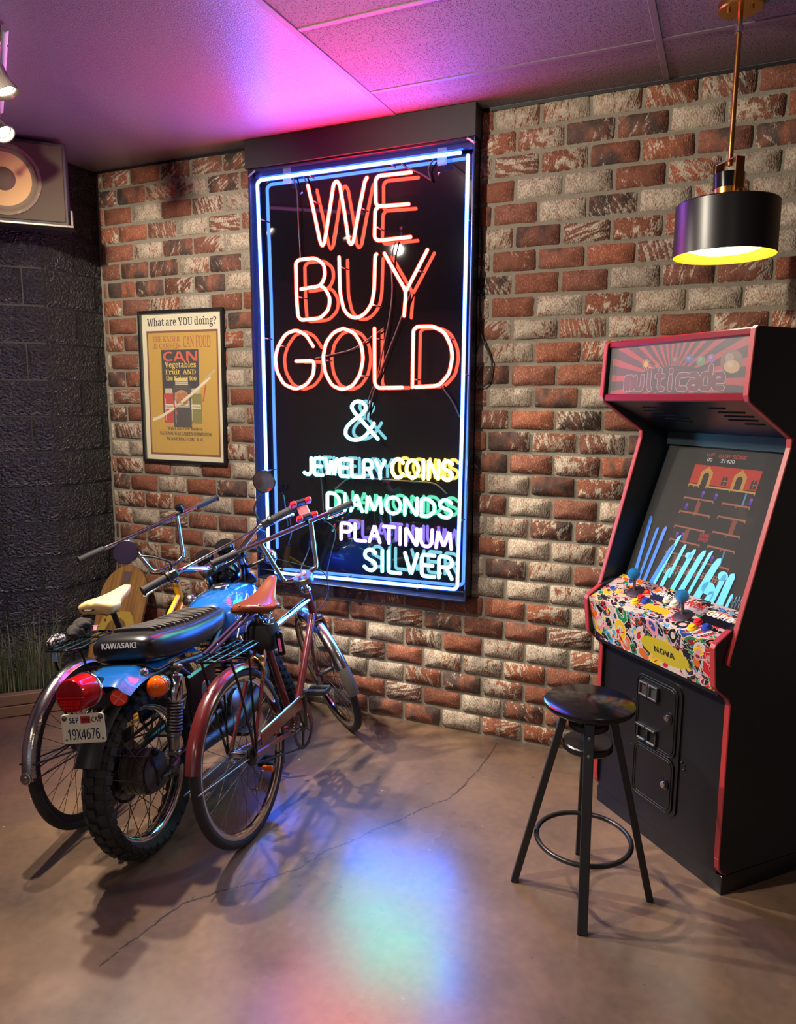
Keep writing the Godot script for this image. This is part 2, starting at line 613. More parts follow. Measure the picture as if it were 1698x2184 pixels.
func brick_pictures() -> Array:   # 8 x 16 cells, each one brick face: [colour, height]
	var W := 2048
	var H := 1024
	var fine := noise_bytes(W, H, 31, 0.11, 2)
	var mid := noise_bytes(W, H, 32, 0.022, 4)
	var low := noise_bytes(W, H, 33, 0.009, 3)
	var n4 := FastNoiseLite.new()
	n4.seed = 34
	n4.frequency = 0.02
	n4.fractal_octaves = 3
	# brush strokes: noise stretched along a slant, one picture for each direction
	var drag := []
	for sd in 2:
		var src := noise_bytes(W, H, 40 + sd, 0.03, 3)
		drag.append(src)
	var data := PackedByteArray()
	var hgt := PackedByteArray()
	data.resize(W * H * 3)
	hgt.resize(W * H)
	var r := RandomNumberGenerator.new()
	r.seed = 5
	for cy in 16:
		for cx in 8:
			var kind := r.randf()
			var white := 0.0      # share of the face under limewash
			var dark := 0.0
			if kind < 0.40: white = r.randf_range(0.08, 0.26)
			elif kind < 0.66: white = r.randf_range(0.42, 0.56)
			elif kind < 0.88: white = r.randf_range(0.62, 0.95)
			else: white = r.randf_range(0.15, 0.4)
			if kind > 0.9 or r.randf() < 0.16: dark = r.randf_range(0.4, 0.72)
			var tone := r.randf_range(0.86, 1.1)
			var hue := r.randf_range(-0.05, 0.07)
			var slant := r.randf_range(-1.3, 1.3)
			var squeeze := r.randf_range(0.12, 0.3)
			var d: PackedByteArray = drag[r.randi() % 2]
			var ox := r.randi() % W
			var oy := r.randi() % H
			var streaky := r.randf_range(0.3, 0.9)
			var ca := cos(slant)
			var sa := sin(slant)
			var grey := r.randf_range(-0.06, 0.06)
			var lean := r.randf_range(-0.35, 0.35)
			var lean_dark := r.randf_range(-0.4, 0.4)
			for y in 64:
				var Y := cy * 64 + y
				var ey := minf(y, 63 - y) / 32.0
				for x in 256:
					var i := Y * W + cx * 256 + x
					var ex := minf(x, 255 - x) / 128.0
					var edge := maxf(0.0, 0.22 - minf(ey, ex * 2.2)) * 1.1
					var f := fine[i] / 255.0
					var px := (x - 128) * 0.8
					var py := (y - 32) * 1.3
					var sx := (int((px * ca + py * sa) * squeeze * 1.4) + ox) & 2047
					var sy := (int((py * ca - px * sa) * 1.8) + oy) & 1023
					var st := d[sy * W + sx] / 255.0
					var mm := mid[i] / 255.0
					var w := lerpf(mm, st, streaky) + (f - 0.5) * 0.22 + edge + lean * (x / 255.0 - 0.5) + white - 1.0
					var wm := clampf(w * 7.0 + 0.2, 0.0, 1.0) * clampf(0.62 + 0.75 * (f - 0.2) + 0.5 * (mm - 0.4), 0.35, 1.0)
					var dk := clampf((low[i] / 255.0 + dark - 1.0 + lean_dark * (x / 255.0 - 0.5) + (f - 0.5) * 0.5) * 3.5, 0.0, 1.0)
					var g := tone * (0.78 + 0.34 * f + 0.2 * (mm - 0.5))
					var R := 138.0 * g * (1.0 + hue)
					var G := 90.0 * g
					var B := 73.0 * g * (1.0 - hue)
					R = lerpf(R, 84.0 * g, dk)
					G = lerpf(G, 70.0 * g, dk)
					B = lerpf(B, 66.0 * g, dk)
					if f > 0.74:
						R += 26.0
						G += 22.0
						B += 17.0
					var cg := 0.80 + 0.32 * f + grey - 0.12 * (1.0 - mm)
					R = lerpf(R, 186.0 * cg, wm)
					G = lerpf(G, 175.0 * cg, wm)
					B = lerpf(B, 157.0 * cg, wm)
					data[i * 3] = int(clampf(R, 0, 255))
					data[i * 3 + 1] = int(clampf(G, 0, 255))
					data[i * 3 + 2] = int(clampf(B, 0, 255))
					hgt[i] = int(clampf(70.0 + 80.0 * wm + 90.0 * (f - 0.3) + 30.0 * (mm - 0.5), 0, 255))
	return [tex(Image.create_from_data(W, H, false, Image.FORMAT_RGB8, data)), tex(Image.create_from_data(W, H, false, Image.FORMAT_L8, hgt))]

func brick_mesh(w: float, h: float, cell: Rect2, r: RandomNumberGenerator) -> ArrayMesh:   # a brick face with worn edges, centred, mortar plane at z = 0
	var s := S()
	var c := 0.006
	var outer := []
	var base := [[-1, -1, c, 0], [-.33, -1, 0, 0], [.33, -1, 0, 0], [1, -1, -c, 0], [1, -1, 0, c], [1, 0, 0, 0], [1, 1, 0, -c], [1, 1, -c, 0], [.33, 1, 0, 0], [-.33, 1, 0, 0], [-1, 1, c, 0], [-1, 1, 0, -c], [-1, 0, 0, 0], [-1, -1, 0, c]]
	for b in base:
		outer.append(Vector2(b[0] * w / 2 + b[2] + r.randf_range(-.0022, .0022), b[1] * h / 2 + b[3] + r.randf_range(-.0022, .0022)))
	var pr := r.randf_range(0.006, 0.011)
	var uv := func(p: Vector2) -> Vector2: return cell.position + Vector2((p.x / w * 0.94 + 0.5), (0.5 - p.y / h * 0.9)) * cell.size
	var n := outer.size()
	s.set_smooth_group(1)
	for k in n:
		var a: Vector2 = outer[k]
		var b: Vector2 = outer[(k + 1) % n]
		var ai := a * V(1.0 - 0.006 / w, 1.0 - 0.006 / h, 0).length() if false else Vector2(a.x * (1.0 - 0.007 / w), a.y * (1.0 - 0.007 / h))
		var bi := Vector2(b.x * (1.0 - 0.007 / w), b.y * (1.0 - 0.007 / h))
		for q in [[Vector2.ZERO, pr], [bi, pr], [ai, pr], [ai, pr], [bi, pr], [b, -.004], [ai, pr], [b, -.004], [a, -.004]]:
			s.set_uv(uv.call(q[0]))
			s.add_vertex(V(q[0].x, q[0].y, q[1]))
	s.generate_normals()
	s.index()
	return s.commit()

func build_brick_wall() -> void:
	var pics := brick_pictures()
	var m := mat(Color.WHITE, 0.9, 0.0, 0.3)
	m.albedo_texture = pics[0]
	m.heightmap_enabled = true
	m.heightmap_texture = pics[1]
	m.heightmap_scale = 0.35
	M.brick = m
	var s := S()
	box(s, at(2.4, ROOM_H / 2, -0.1), V(5.4, ROOM_H, 0.2))
	var wall := struct(put(self, "wall_back", s, M.mortar), "brick wall with whitewashed red bricks and grey mortar")
	var r := RandomNumberGenerator.new()
	r.seed = 9
	var bw := PITCH - 0.0135
	var bh := ROW - 0.0135
	var full := []
	for k in 128:
		full.append(brick_mesh(bw, bh, Rect2((k % 8) / 8.0, (k / 8) / 16.0, 1 / 8.0, 1 / 16.0), r))
	var eye := V(3.294, 1.678, 3.405)
	var spots := []
	for row in 29:
		var y := ROOM_H - (row + 0.5) * ROW
		var first := -1.5 if row % 2 == 0 else -1.0
		for k in 24:
			var u0 := maxf((first + k) * PITCH, -0.142)
			var u1 := minf((first + k + 1) * PITCH, 4.6)
			if u1 - u0 < 0.022:
				continue
			var x := (u0 + u1) * 0.5
			if x > 1.02 and x < 2.12 and y > 0.76 and y < 2.76:
				continue   # behind the sign
			var hid := 0.0
			if x > 2.75 and y < 1.75: hid = 3.0   # behind the cabinet, from here
			if x > 3.62: hid = 3.0
			spots.append([eye.distance_to(V(x, y, 0)) + hid, x, y, u1 - u0])
	spots.sort_custom(func(p, q): return p[0] < q[0])
	var rest := S()
	var cut := {}
	for i in spots.size():
		var p: Array = spots[i]
		var k := r.randi() % 128
		var me: ArrayMesh = full[k]
		var w: float = p[3]
		if w < PITCH - 0.002:
			var key := "%d/%.3f" % [k, w]
			if not cut.has(key):
				var cell := Rect2((k % 8) / 8.0, (k / 8) / 16.0, 1 / 8.0 * (w / PITCH), 1 / 16.0)
				cut[key] = brick_mesh(w - 0.0135, bh, cell, r)
			me = cut[key]
		var xf := Transform3D(Basis(Vector3(0, 0, 1), r.randf_range(-.006, .006)), V(p[1], p[2] + r.randf_range(-.0015, .0015), r.randf_range(-.001, .002)))
		if r.randf() < 0.5 and w > PITCH - 0.002:
			xf.basis = Basis(Vector3(0, 0, 1), PI) * xf.basis
		if i < 300:
			putm(wall, "brick", me, m, xf)
		else:
			rest.append_from(me, 0, xf)
	var o := MeshInstance3D.new()
	o.name = "brick_field"
	rest.index()
	o.mesh = rest.commit()
	o.material_override = m
	o.set_meta("kind", "stuff")
	wall.add_child(o)

func block_mesh(w: float, h: float, r: RandomNumberGenerator, nz: FastNoiseLite) -> ArrayMesh:   # a split-face block, back at z = 0
	var s := S()
	var nx := int(ceil(w / 0.026))
	var ny := 8
	var off := V(r.randf() * 50, r.randf() * 50, 0)
	var P := []
	for j in ny + 1:
		var row := []
		for i in nx + 1:
			var x := (float(i) / nx - 0.5) * w
			var y := (float(j) / ny - 0.5) * h
			var e := minf(minf(i, nx - i) * w / nx, minf(j, ny - j) * h / ny)
			var z := 0.014 + 0.016 * nz.get_noise_3d(x * 100 + off.x, y * 100 + off.y, 0) if e > 0.001 else 0.002
			row.append(V(x, y, z))
		P.append(row)
	s.set_smooth_group(1)
	for j in ny:
		for i in nx:
			quad(s, P[j][i], P[j][i + 1], P[j + 1][i + 1], P[j + 1][i])
	s.set_smooth_group(-1)
	for i in nx:
		quad(s, P[0][i] - V(0, 0, .02), P[0][i + 1] - V(0, 0, .02), P[0][i + 1], P[0][i])
		quad(s, P[ny][i], P[ny][i + 1], P[ny][i + 1] - V(0, 0, .02), P[ny][i] - V(0, 0, .02))
	for j in ny:
		quad(s, P[j][0] - V(0, 0, .02), P[j][0], P[j + 1][0], P[j + 1][0] - V(0, 0, .02))
		quad(s, P[j][nx], P[j][nx] - V(0, 0, .02), P[j + 1][nx] - V(0, 0, .02), P[j + 1][nx])
	s.generate_normals()
	s.index()
	return s.commit()

func build_block_wall() -> void:   # painted black: a return at the corner, then a face at forty-five degrees
	var s := S()
	box(s, at(-0.237, ROOM_H / 2, 0.13), V(0.16, ROOM_H, 0.56))
	var kink := V(-0.137, 0, 0.41)
	var fa := Transform3D(Basis(Vector3.UP, PI / 4), kink)        # local x runs back towards the kink, z out of the face
	box(s, fa * at(-0.95, ROOM_H / 2, -0.1), V(1.9, ROOM_H, 0.16))
	var wall := struct(put(self, "wall_left", s, M.joint), "black painted split-face block wall")
	var r := RandomNumberGenerator.new()
	r.seed = 12
	var nz := FastNoiseLite.new()
	nz.seed = 4
	nz.frequency = 0.22
	nz.fractal_octaves = 3
	var h := 0.199
	var B := Transform3D(Basis(Vector3.UP, PI / 2), V(-0.157, 0, 0.41))   # local x runs from the kink to the brick wall
	for c in 15:
		var y := 0.06 + c * h + h / 2 - 0.07
		var cuts_b := [0.0, 0.215, 0.41] if c % 2 == 0 else [0.0, 0.36, 0.41]
		for k in cuts_b.size() - 1:
			var w: float = cuts_b[k + 1] - cuts_b[k]
			putm(wall, "block", block_mesh(w - 0.007, h - 0.009, r, nz), M.block, B * at((cuts_b[k] + cuts_b[k + 1]) / 2, y, 0))
		var x := 0.0
		var first := true
		while x < 1.5:
			var w := 0.41 if not first else (0.31 if c % 2 == 0 else 0.12)
			first = false
			putm(wall, "block", block_mesh(w - 0.007, h - 0.009, r, nz), M.block, fa * at(-x - w / 2, y, -0.02))
			x += w

func build_ceiling() -> void:
	var s := S()
	box(s, at(0.24, ROOM_H + 0.1, 3.4), V(3.08, 0.2, 7.6))        # smooth soffit, x to 1.78
	var soffit := struct(put(self, "ceiling", s, M.soffit), "smooth painted soffit beside a grid of acoustic tiles")
	var n := 512
	var a := noise_bytes(n, n, 61, 0.14, 2)
	var b := noise_bytes(n, n, 62, 0.05, 3)
	var d := PackedByteArray()
	var hh := PackedByteArray()
	d.resize(n * n * 3)
	hh.resize(n * n)
	for i in n * n:
		var hole := clampf((a[i] - 172) / 16.0, 0.0, 1.0) * clampf((b[i] - 96) / 30.0, 0.0, 1.0)
		var g := 1.0 - 0.72 * hole
		d[i * 3] = int(124 * g)
		d[i * 3 + 1] = int(116 * g)
		d[i * 3 + 2] = int(120 * g)
		hh[i] = int(255 * (1.0 - hole))
	var m := mat(Color.WHITE, 0.7)
	m.albedo_texture = tex(Image.create_from_data(n, n, false, Image.FORMAT_RGB8, d))
	m.uv1_triplanar = true
	m.uv1_world_triplanar = true
	m.uv1_scale = V(2.2, 2.2, 2.2)
	m.heightmap_enabled = true
	m.heightmap_texture = tex(Image.create_from_data(n, n, false, Image.FORMAT_L8, hh))
	m.heightmap_scale = 0.25
	var xs := [1.794, 2.972, 4.15, 5.328, 6.5]
	var zs := [0.0]
	for k in 12:
		zs.append(0.373 + 0.584 * k)
	for i in 4:
		for j in zs.size() - 1:
			var t := S()
			box(t, at((xs[i] + xs[i + 1]) / 2, ROOM_H + 0.012, (zs[j] + zs[j + 1]) / 2), V(xs[i + 1] - xs[i] - 0.022, 0.02, zs[j + 1] - zs[j] - 0.022), 0.003)
			put(soffit, "tile", t, m)
	for i in xs.size():
		var t := S()
		box(t, at(xs[i], ROOM_H + 0.004, 3.3), V(0.026, 0.012, 6.8), 0.002)
		put(soffit, "grid_bar", t, M.trim)
	for j in zs.size():
		for i in 4:
			var t := S()
			box(t, at((xs[i] + xs[i + 1]) / 2, ROOM_H + 0.005, zs[j]), V(xs[i + 1] - xs[i] - 0.026, 0.012, 0.024), 0.002)
			put(soffit, "grid_bar", t, M.trim)
	var t2 := S()
	box(t2, at(4.2, ROOM_H + 0.12, 3.4), V(4.9, 0.16, 7.6))
	put(soffit, "deck_above", t2, M.wall_plain)

func build_shell() -> void:
	var s := S()
	s.set_uv(Vector2.ZERO)
	quad_uv(s, V(-1.7, 0, 7.2), V(6.9, 0, 7.2), V(6.9, 0, -0.2), V(-1.7, 0, -0.2), Rect2((-1.7 - 0.3) / 3.6, -0.2 / 3.6, 8.6 / 3.6, 7.4 / 3.6))
	var fl := struct(put(self, "floor", s, floor_material()), "polished tan concrete floor with a hairline crack")
	var sl := S()
	box(sl, at(2.6, -0.101, 3.5), V(8.6, 0.2, 7.4))
	put(fl, "slab", sl, M.wall_plain)
	build_brick_wall()
	build_block_wall()
	build_ceiling()
	var w := S()
	box(w, at(-1.4, ROOM_H / 2, 4.35), V(0.2, ROOM_H, 5.6))
	struct(put(self, "wall_west", w, M.wall_plain), "plain side wall beyond the left edge")
	w = S()
	box(w, at(6.6, ROOM_H / 2, 3.4), V(0.2, ROOM_H, 7.4))
	box(w, at(5.75, ROOM_H / 2, -0.1), V(1.6, ROOM_H, 0.2))
	struct(put(self, "wall_right", w, M.wall_plain), "plain side wall beyond the right edge")
	# street front behind the camera: a wide barred window, as the reflections in the sign and the cabinet show
	w = S()
	box(w, at(-0.2, ROOM_H / 2, 7.1), V(2.4, ROOM_H, 0.2))
	box(w, at(6.0, ROOM_H / 2, 7.1), V(1.4, ROOM_H, 0.2))
	box(w, at(3.15, 0.3, 7.1), V(4.3, 0.6, 0.2))
	box(w, at(3.15, 2.65, 7.1), V(4.3, 0.66, 0.2))
	var front := struct(put(self, "wall_front", w, M.wall_plain), "street wall behind the viewer")
	var bars := S()
	for k in 15:
		box(bars, at(1.0 + k * 0.307, 1.46, 7.1), V(0.03 if k % 4 else 0.09, 1.72, 0.05))
	for y in [0.62, 1.3, 2.3]:
		box(bars, at(3.15, y, 7.1), V(4.3, 0.05, 0.06))
	var win := struct(put(self, "window_1", bars, M.black), "barred street window")
	var pane := S()
	box(pane, at(3.15, 1.46, 7.14), V(4.3, 1.72, 0.006))
	put(win, "pane", pane, clear(Color.WHITE, 0.06, 0.0))
	# dark line where the tiles meet the brick
	w = S()
	box(w, at(2.3, ROOM_H - 0.006, 0.006), V(4.9, 0.014, 0.012))
	struct(put(self, "trim_1", w, M.black), "thin black angle along the top of the brick")

# ------------------------------------------------------------------ neon sign
func tube_mesh(lines: Array, core: Material, skin: Material) -> ArrayMesh:
	var me := ArrayMesh.new()
	for pass_ in 2:
		var s := S()
		for p in lines:
			tube(s, p, 0.0080 if pass_ == 0 else 0.0108, 8)
			for e in [p[0], p[-1]]:
				ball(s, Transform3D(Basis(), e), 0.0080 if pass_ == 0 else 0.0108, 8)
		s.generate_normals()
		s.index()
		s.commit(me)
		me.surface_set_material(pass_, core if pass_ == 0 else skin)
	return me

func flat_line(a: Array, z: float) -> Array:
	var out := []
	for i in range(0, a.size(), 2):
		out.append(V(a[i], a[i + 1], z))
	return out

func neon_pair(r: float, g: float, b: float) -> Array:   # linear light of the gas; the glass round it shows its hue
	var e := maxf(r, maxf(g, b))
	var c := Color(r / e, g / e, b / e).linear_to_srgb()
	var hue := Color(pow(r / e, 1.6), pow(g / e, 1.6), pow(b / e, 1.6)).linear_to_srgb()
	var skin := mat(Color(c.r, c.g, c.b, 0.15), 0.3)
	skin.transparency = BaseMaterial3D.TRANSPARENCY_ALPHA
	skin.emission_enabled = true
	skin.emission = hue
	skin.emission_energy_multiplier = minf(e * 0.16, 3.5)
	return [glow(c, e), skin]

func build_sign() -> void:
	var T := thing("neon_sign", "tall black box sign with red and white neon lettering inside a blue neon border", "neon sign")
	var x0 := 0.978
	var x1 := 2.184
	var y0 := 0.708
	var y1 := 2.834
	var gloss := mat(rgb(10, 10, 12), 0.03, 0.0, 1.0)
	var s := S()
	box(s, at((x0 + x1) / 2, (y0 + y1) / 2, 0.018), V(x1 - x0, y1 - y0, 0.02), 0.002)
	put(T, "back_panel", s, gloss)
	s = S()
	for q in [[x0 + .004, 0], [x1 - .004, 0]]:
		box(s, at(q[0], (y0 + y1) / 2, 0.054), V(0.008, y1 - y0, 0.092), 0.002)
	for q in [y0 + .004, y1 - .004]:
		box(s, at((x0 + x1) / 2, q, 0.054), V(x1 - x0 - 0.016, 0.008, 0.092), 0.002)
	put(T, "box_frame", s, mat(rgb(36, 38, 52), 0.22))
	s = S()
	tube(s, [V(x0, y0, .1), V(x1, y0, .1), V(x1, y1, .1), V(x0, y1, .1)], 0.0035, 4, true)
	put(T, "edge_trim", s, mat(rgb(40, 60, 110), 0.15, 0.6))
	s = S()
	box(s, at((x0 + x1) / 2, y0 + 0.045, 0.075), V(x1 - x0 - 0.02, 0.004, 0.006))
	put(T, "inner_rail", s, mat(rgb(60, 70, 130), 0.12, 0.5))
	s = S()
	box(s, at((x0 + x1) / 2, y1 - 0.02, 0.06), V(x1 - x0 - 0.03, 0.03, 0.02), 0.004)
	put(T, "inner_rail", s, mat(rgb(60, 70, 130), 0.12, 0.5))
	s = S()
	for q in [[x0 + .02, y1 - .02, .6], [x1 - .016, y1 - .012, -.6]]:
		box(s, Transform3D(Basis(Vector3(0, 0, 1), q[2]), V(q[0], q[1], .1)), V(0.05, 0.01, 0.006), 0.002)
	put(T, "corner_clip", s, mat(rgb(200, 200, 220), 0.2, 0.8))
	var Z := 0.072
	var blue := neon_pair(2.2, 6.5, 26.0)
	var red := neon_pair(26.0, 2.4, 1.3)
	var ice := neon_pair(3.6, 9.5, 11.0)
	var gold := neon_pair(16.0, 13.0, 2.6)
	var teal := neon_pair(2.2, 12.0, 7.6)
	var violet := neon_pair(4.6, 3.2, 13.0)
	for p in [[2.107, 2.786, 1.03, 2.787, 1.012, 2.772, 1.024, 2.2, 1.031, 0.862], [2.145, 2.768, 2.14, 1.6, 2.130, 0.775, 2.113, 0.760, 1.076, 0.742]]:
		putm(T, "border_tube", tube_mesh([fillet(flat_line(p, Z), 0.03)], blue[0], blue[1]), null)
	var big := {
		"letter_w": [[1.311, 2.73, 1.347, 2.588, 1.378, 2.455, 1.389, 2.436, 1.402, 2.451, 1.43, 2.588, 1.456, 2.72, 1.472, 2.735, 1.489, 2.717, 1.516, 2.58, 1.538, 2.445, 1.55, 2.431, 1.563, 2.443, 1.595, 2.588, 1.627, 2.717, 1.638, 2.731]],
		"letter_e": [[1.867, 2.729, 1.699, 2.732, 1.684, 2.717, 1.685, 2.608, 1.699, 2.594, 1.856, 2.589], [1.699, 2.594, 1.682, 2.579, 1.678, 2.454, 1.694, 2.438, 1.867, 2.441]],
		"letter_b": [[1.263, 2.236, 1.377, 2.245, 1.404, 2.289, 1.4, 2.346, 1.35, 2.382, 1.252, 2.38, 1.234, 2.366, 1.236, 2.186, 1.243, 2.1, 1.262, 2.083, 1.375, 2.088, 1.423, 2.129, 1.432, 2.185, 1.401, 2.233, 1.377, 2.245]],
		"letter_u": [[1.484, 2.376, 1.488, 2.206, 1.508, 2.125, 1.536, 2.093, 1.577, 2.079, 1.623, 2.096, 1.662, 2.142, 1.676, 2.204, 1.682, 2.37, 1.689, 2.376]],
		"letter_y": [[1.731, 2.376, 1.845, 2.195, 1.836, 2.081], [1.953, 2.376, 1.845, 2.195]],
		"letter_g": [[1.33, 1.95, 1.287, 2.01, 1.228, 2.035, 1.167, 2.017, 1.119, 1.957, 1.099, 1.898, 1.108, 1.826, 1.15, 1.759, 1.22, 1.733, 1.284, 1.754, 1.329, 1.806, 1.336, 1.877, 1.227, 1.877]],
		"letter_o": [[1.503, 2.032, 1.451, 2.017, 1.405, 1.967, 1.387, 1.893, 1.399, 1.814, 1.439, 1.751, 1.496, 1.731, 1.553, 1.747, 1.598, 1.804, 1.616, 1.881, 1.606, 1.953, 1.565, 2.011, 1.506, 2.032]],
		"letter_l": [[1.678, 2.027, 1.679, 1.763, 1.696, 1.739, 1.828, 1.741]],
		"letter_d": [[1.882, 1.742, 1.885, 2.012, 1.902, 2.027, 1.987, 2.026, 2.044, 1.997, 2.078, 1.933, 2.086, 1.88, 2.07, 1.803, 2.018, 1.749, 1.898, 1.743]],
		"ampersand": [[1.697, 1.488, 1.566, 1.617, 1.547, 1.645, 1.564, 1.669, 1.594, 1.675, 1.625, 1.66, 1.632, 1.637, 1.608, 1.607, 1.547, 1.57, 1.516, 1.537, 1.513, 1.503, 1.542, 1.481, 1.589, 1.479, 1.631, 1.502, 1.675, 1.564]],
	}
	for k in big:
		var lines := []
		for p in big[k]:
			lines.append(fillet(flat_line(p, Z), 0.022, 3))
		var n: Array = ice if k == "ampersand" else red
		putm(T, k, tube_mesh(lines, n[0], n[1]), null)
	for w in [["JEWELRY", 1.268, 1.735, 1.292, 1.378, ice], ["COINS", 1.777, 2.095, 1.30, 1.39, gold], ["DIAMONDS", 1.405, 2.095, 1.115, 1.20, teal], ["PLATINUM", 1.485, 2.095, 0.962, 1.047, violet], ["SILVER", 1.62, 2.10, 0.812, 0.920, ice]]:
		var word: String = w[0]
		var widths := []
		var total := 0.0
		for ch in word:
			var q: float = {"I": 0.30, "J": 0.8, "W": 1.25, "M": 1.25, "O": 1.15, "D": 1.0, "C": 1.05}.get(ch, 0.95)
			widths.append(q)
			total += q
		var gap := 0.34
		total += gap * (word.length() - 1)
		var unit: float = (w[2] - w[1]) / total
		var x: float = w[1]
		for i in word.length():
			var lines := []
			for line in LETTERS[word[i]]:
				var p := []
				for j in range(0, line.size(), 2):
					p.append(V(x + line[j] * widths[i] * unit, lerpf(w[3], w[4], line[j + 1]), Z))
				lines.append(fillet(p, 0.012, 3))
			putm(T, "letter_%s" % word[i].to_lower(), tube_mesh(lines, w[5][0], w[5][1]), null)
			x += (widths[i] + gap) * unit
	# glass posts, clear wires and leads
	var post_m := mat(rgb(200, 210, 220), 0.1)
	for p in [[1.02, 2.6], [1.026, 2.0], [1.03, 1.3], [2.14, 2.5], [2.139, 1.8], [2.133, 1.1], [1.3, 2.787], [1.75, 2.787], [1.5, .748], [1.9, .753], [1.33, 2.66], [1.6, 2.6], [1.69, 2.5], [1.24, 2.2], [1.49, 2.33], [1.67, 2.14], [1.9, 2.29], [1.12, 1.96], [1.39, 1.88], [1.6, 1.8], [1.68, 1.98], [1.886, 1.78], [2.06, 1.97], [1.56, 1.61]]:
		s = S()
		tube(s, [V(p[0], p[1], 0.028), V(p[0], p[1], Z - .004), V(p[0] + .006, p[1], Z)], 0.0035, 6)
		put(T, "tube_support", s, post_m)
	for p in [[1.21, 2.79, 1.235, 2.72, 1.24, 2.55, 1.25, 2.38], [1.27, 2.79, 1.29, 2.75, 1.315, 2.72], [1.8, 2.79, 1.83, 2.76, 1.9, 2.73, 1.96, 2.69], [1.97, 2.78, 1.94, 2.74, 1.96, 2.69], [1.78, 2.44, 1.755, 2.35, 1.765, 2.2, 1.75, 2.08, 1.66, 1.7, 1.62, 1.6],
			[1.86, 2.19, 1.78, 2.0, 1.7, 1.82, 1.63, 1.68, 1.62, 1.58], [1.33, 1.89, 1.55, 1.93, 1.72, 2.03], [2.02, 1.75, 2.08, 1.68, 2.12, 1.6], [1.33, 1.38, 1.36, 1.25, 1.37, 1.05], [1.44, 1.22, 1.52, 1.285, 2.0, 1.28, 2.06, 1.23]]:
		var t := S()
		tube(t, fillet(flat_line(p, 0.05), 0.05), 0.0042, 6)
		put(T, "lead_wire", t, mat(rgb(40, 30, 38), 0.35))
	for p in [[1.19, 2.80], [2.02, 2.79], [1.03, 2.86]]:
		if p[1] < 2.83:
			var t := S()
			box(t, at(p[0], p[1] - .01, 0.07), V(0.045, 0.075, 0.012), 0.003)
			put(T, "tube_clip", t, clear(rgb(150, 190, 230), 0.35, 0.15))
	for p in [[1.25, 2.71], [1.99, 2.72], [1.9, .735]]:
		var t := S()
		lathe(t, along(V(p[0], p[1], .028), Vector3(0, 0, 1)), [Vector2(0.007, 0), Vector2(0.007, .003), Vector2(0.004, .005), Vector2(0, .005)], 10)
		put(T, "screw", t, M.chrome)
	# black soffit box over the sign
	s = S()
	box(s, at(1.578, 2.907, 0.055), V(1.228, 0.14, 0.112), 0.002)
	tag(put(self, "sign_header", s, mat(rgb(30, 28, 30), 0.6)), "plain black box header between the ceiling and the neon sign", "header")
	s = S()
	tube(s, fillet([V(2.19, 2.62, .03), V(2.196, 2.5, .02), V(2.203, 2.31, .02), V(2.198, 2.02, .022), V(2.222, 1.95, .024), V(2.269, 1.863, .02), V(2.256, 1.766, .022), V(2.199, 1.729, .02)], .06), 0.004, 6)
	tube(s, fillet([V(2.188, 2.58, .03), V(2.21, 2.4, .018), V(2.194, 2.2, .02), V(2.212, 2.0, .016), V(2.19, 1.9, .03)], .06), 0.003, 6)
	tag(put(self, "power_cord", s, mat(rgb(14, 14, 14), 0.5)), "thin black cord hanging down the brick beside the neon sign", "cord")
	# lamps for the tubes: just in front of the glowing letters and border
	for l in [[1.58, 2.58, 0.115, 0.6, 0.3, Color(1.0, 0.06, 0.12), 2.4, 0.95], [1.58, 2.23, 0.115, 0.72, 0.3, Color(1.0, 0.06, 0.10), 0.8], [1.59, 1.88, 0.115, 0.98, 0.3, Color(1.0, 0.06, 0.10), 0.8], [1.8, 1.25, 0.115, 0.6, 0.6, Color(0.25, 0.95, 0.82), 1.1], [1.58, 2.78, 0.115, 1.1, 0.05, Color(0.12, 0.36, 1.0), 1.3],
			[1.03, 1.8, 0.115, 0.05, 1.9, Color(0.12, 0.36, 1.0), 1.3], [2.14, 1.8, 0.115, 0.05, 1.9, Color(0.12, 0.36, 1.0), 1.3], [1.58, 0.75, 0.115, 1.1, 0.05, Color(0.12, 0.36, 1.0), 1.3]]:
		var a := AreaLight3D.new()
		a.name = "neon_glow"
		a.area_size = Vector2(l[3], l[4])
		a.light_color = l[5]
		a.light_energy = l[6]
		a.area_range = 12.0
		a.shadow_enabled = true
		a.rotation = V(l[6 + 1] if l.size() > 7 else 0.0, PI, 0)
		a.position = V(l[0], l[1], l[2])
		add_child(a, true)

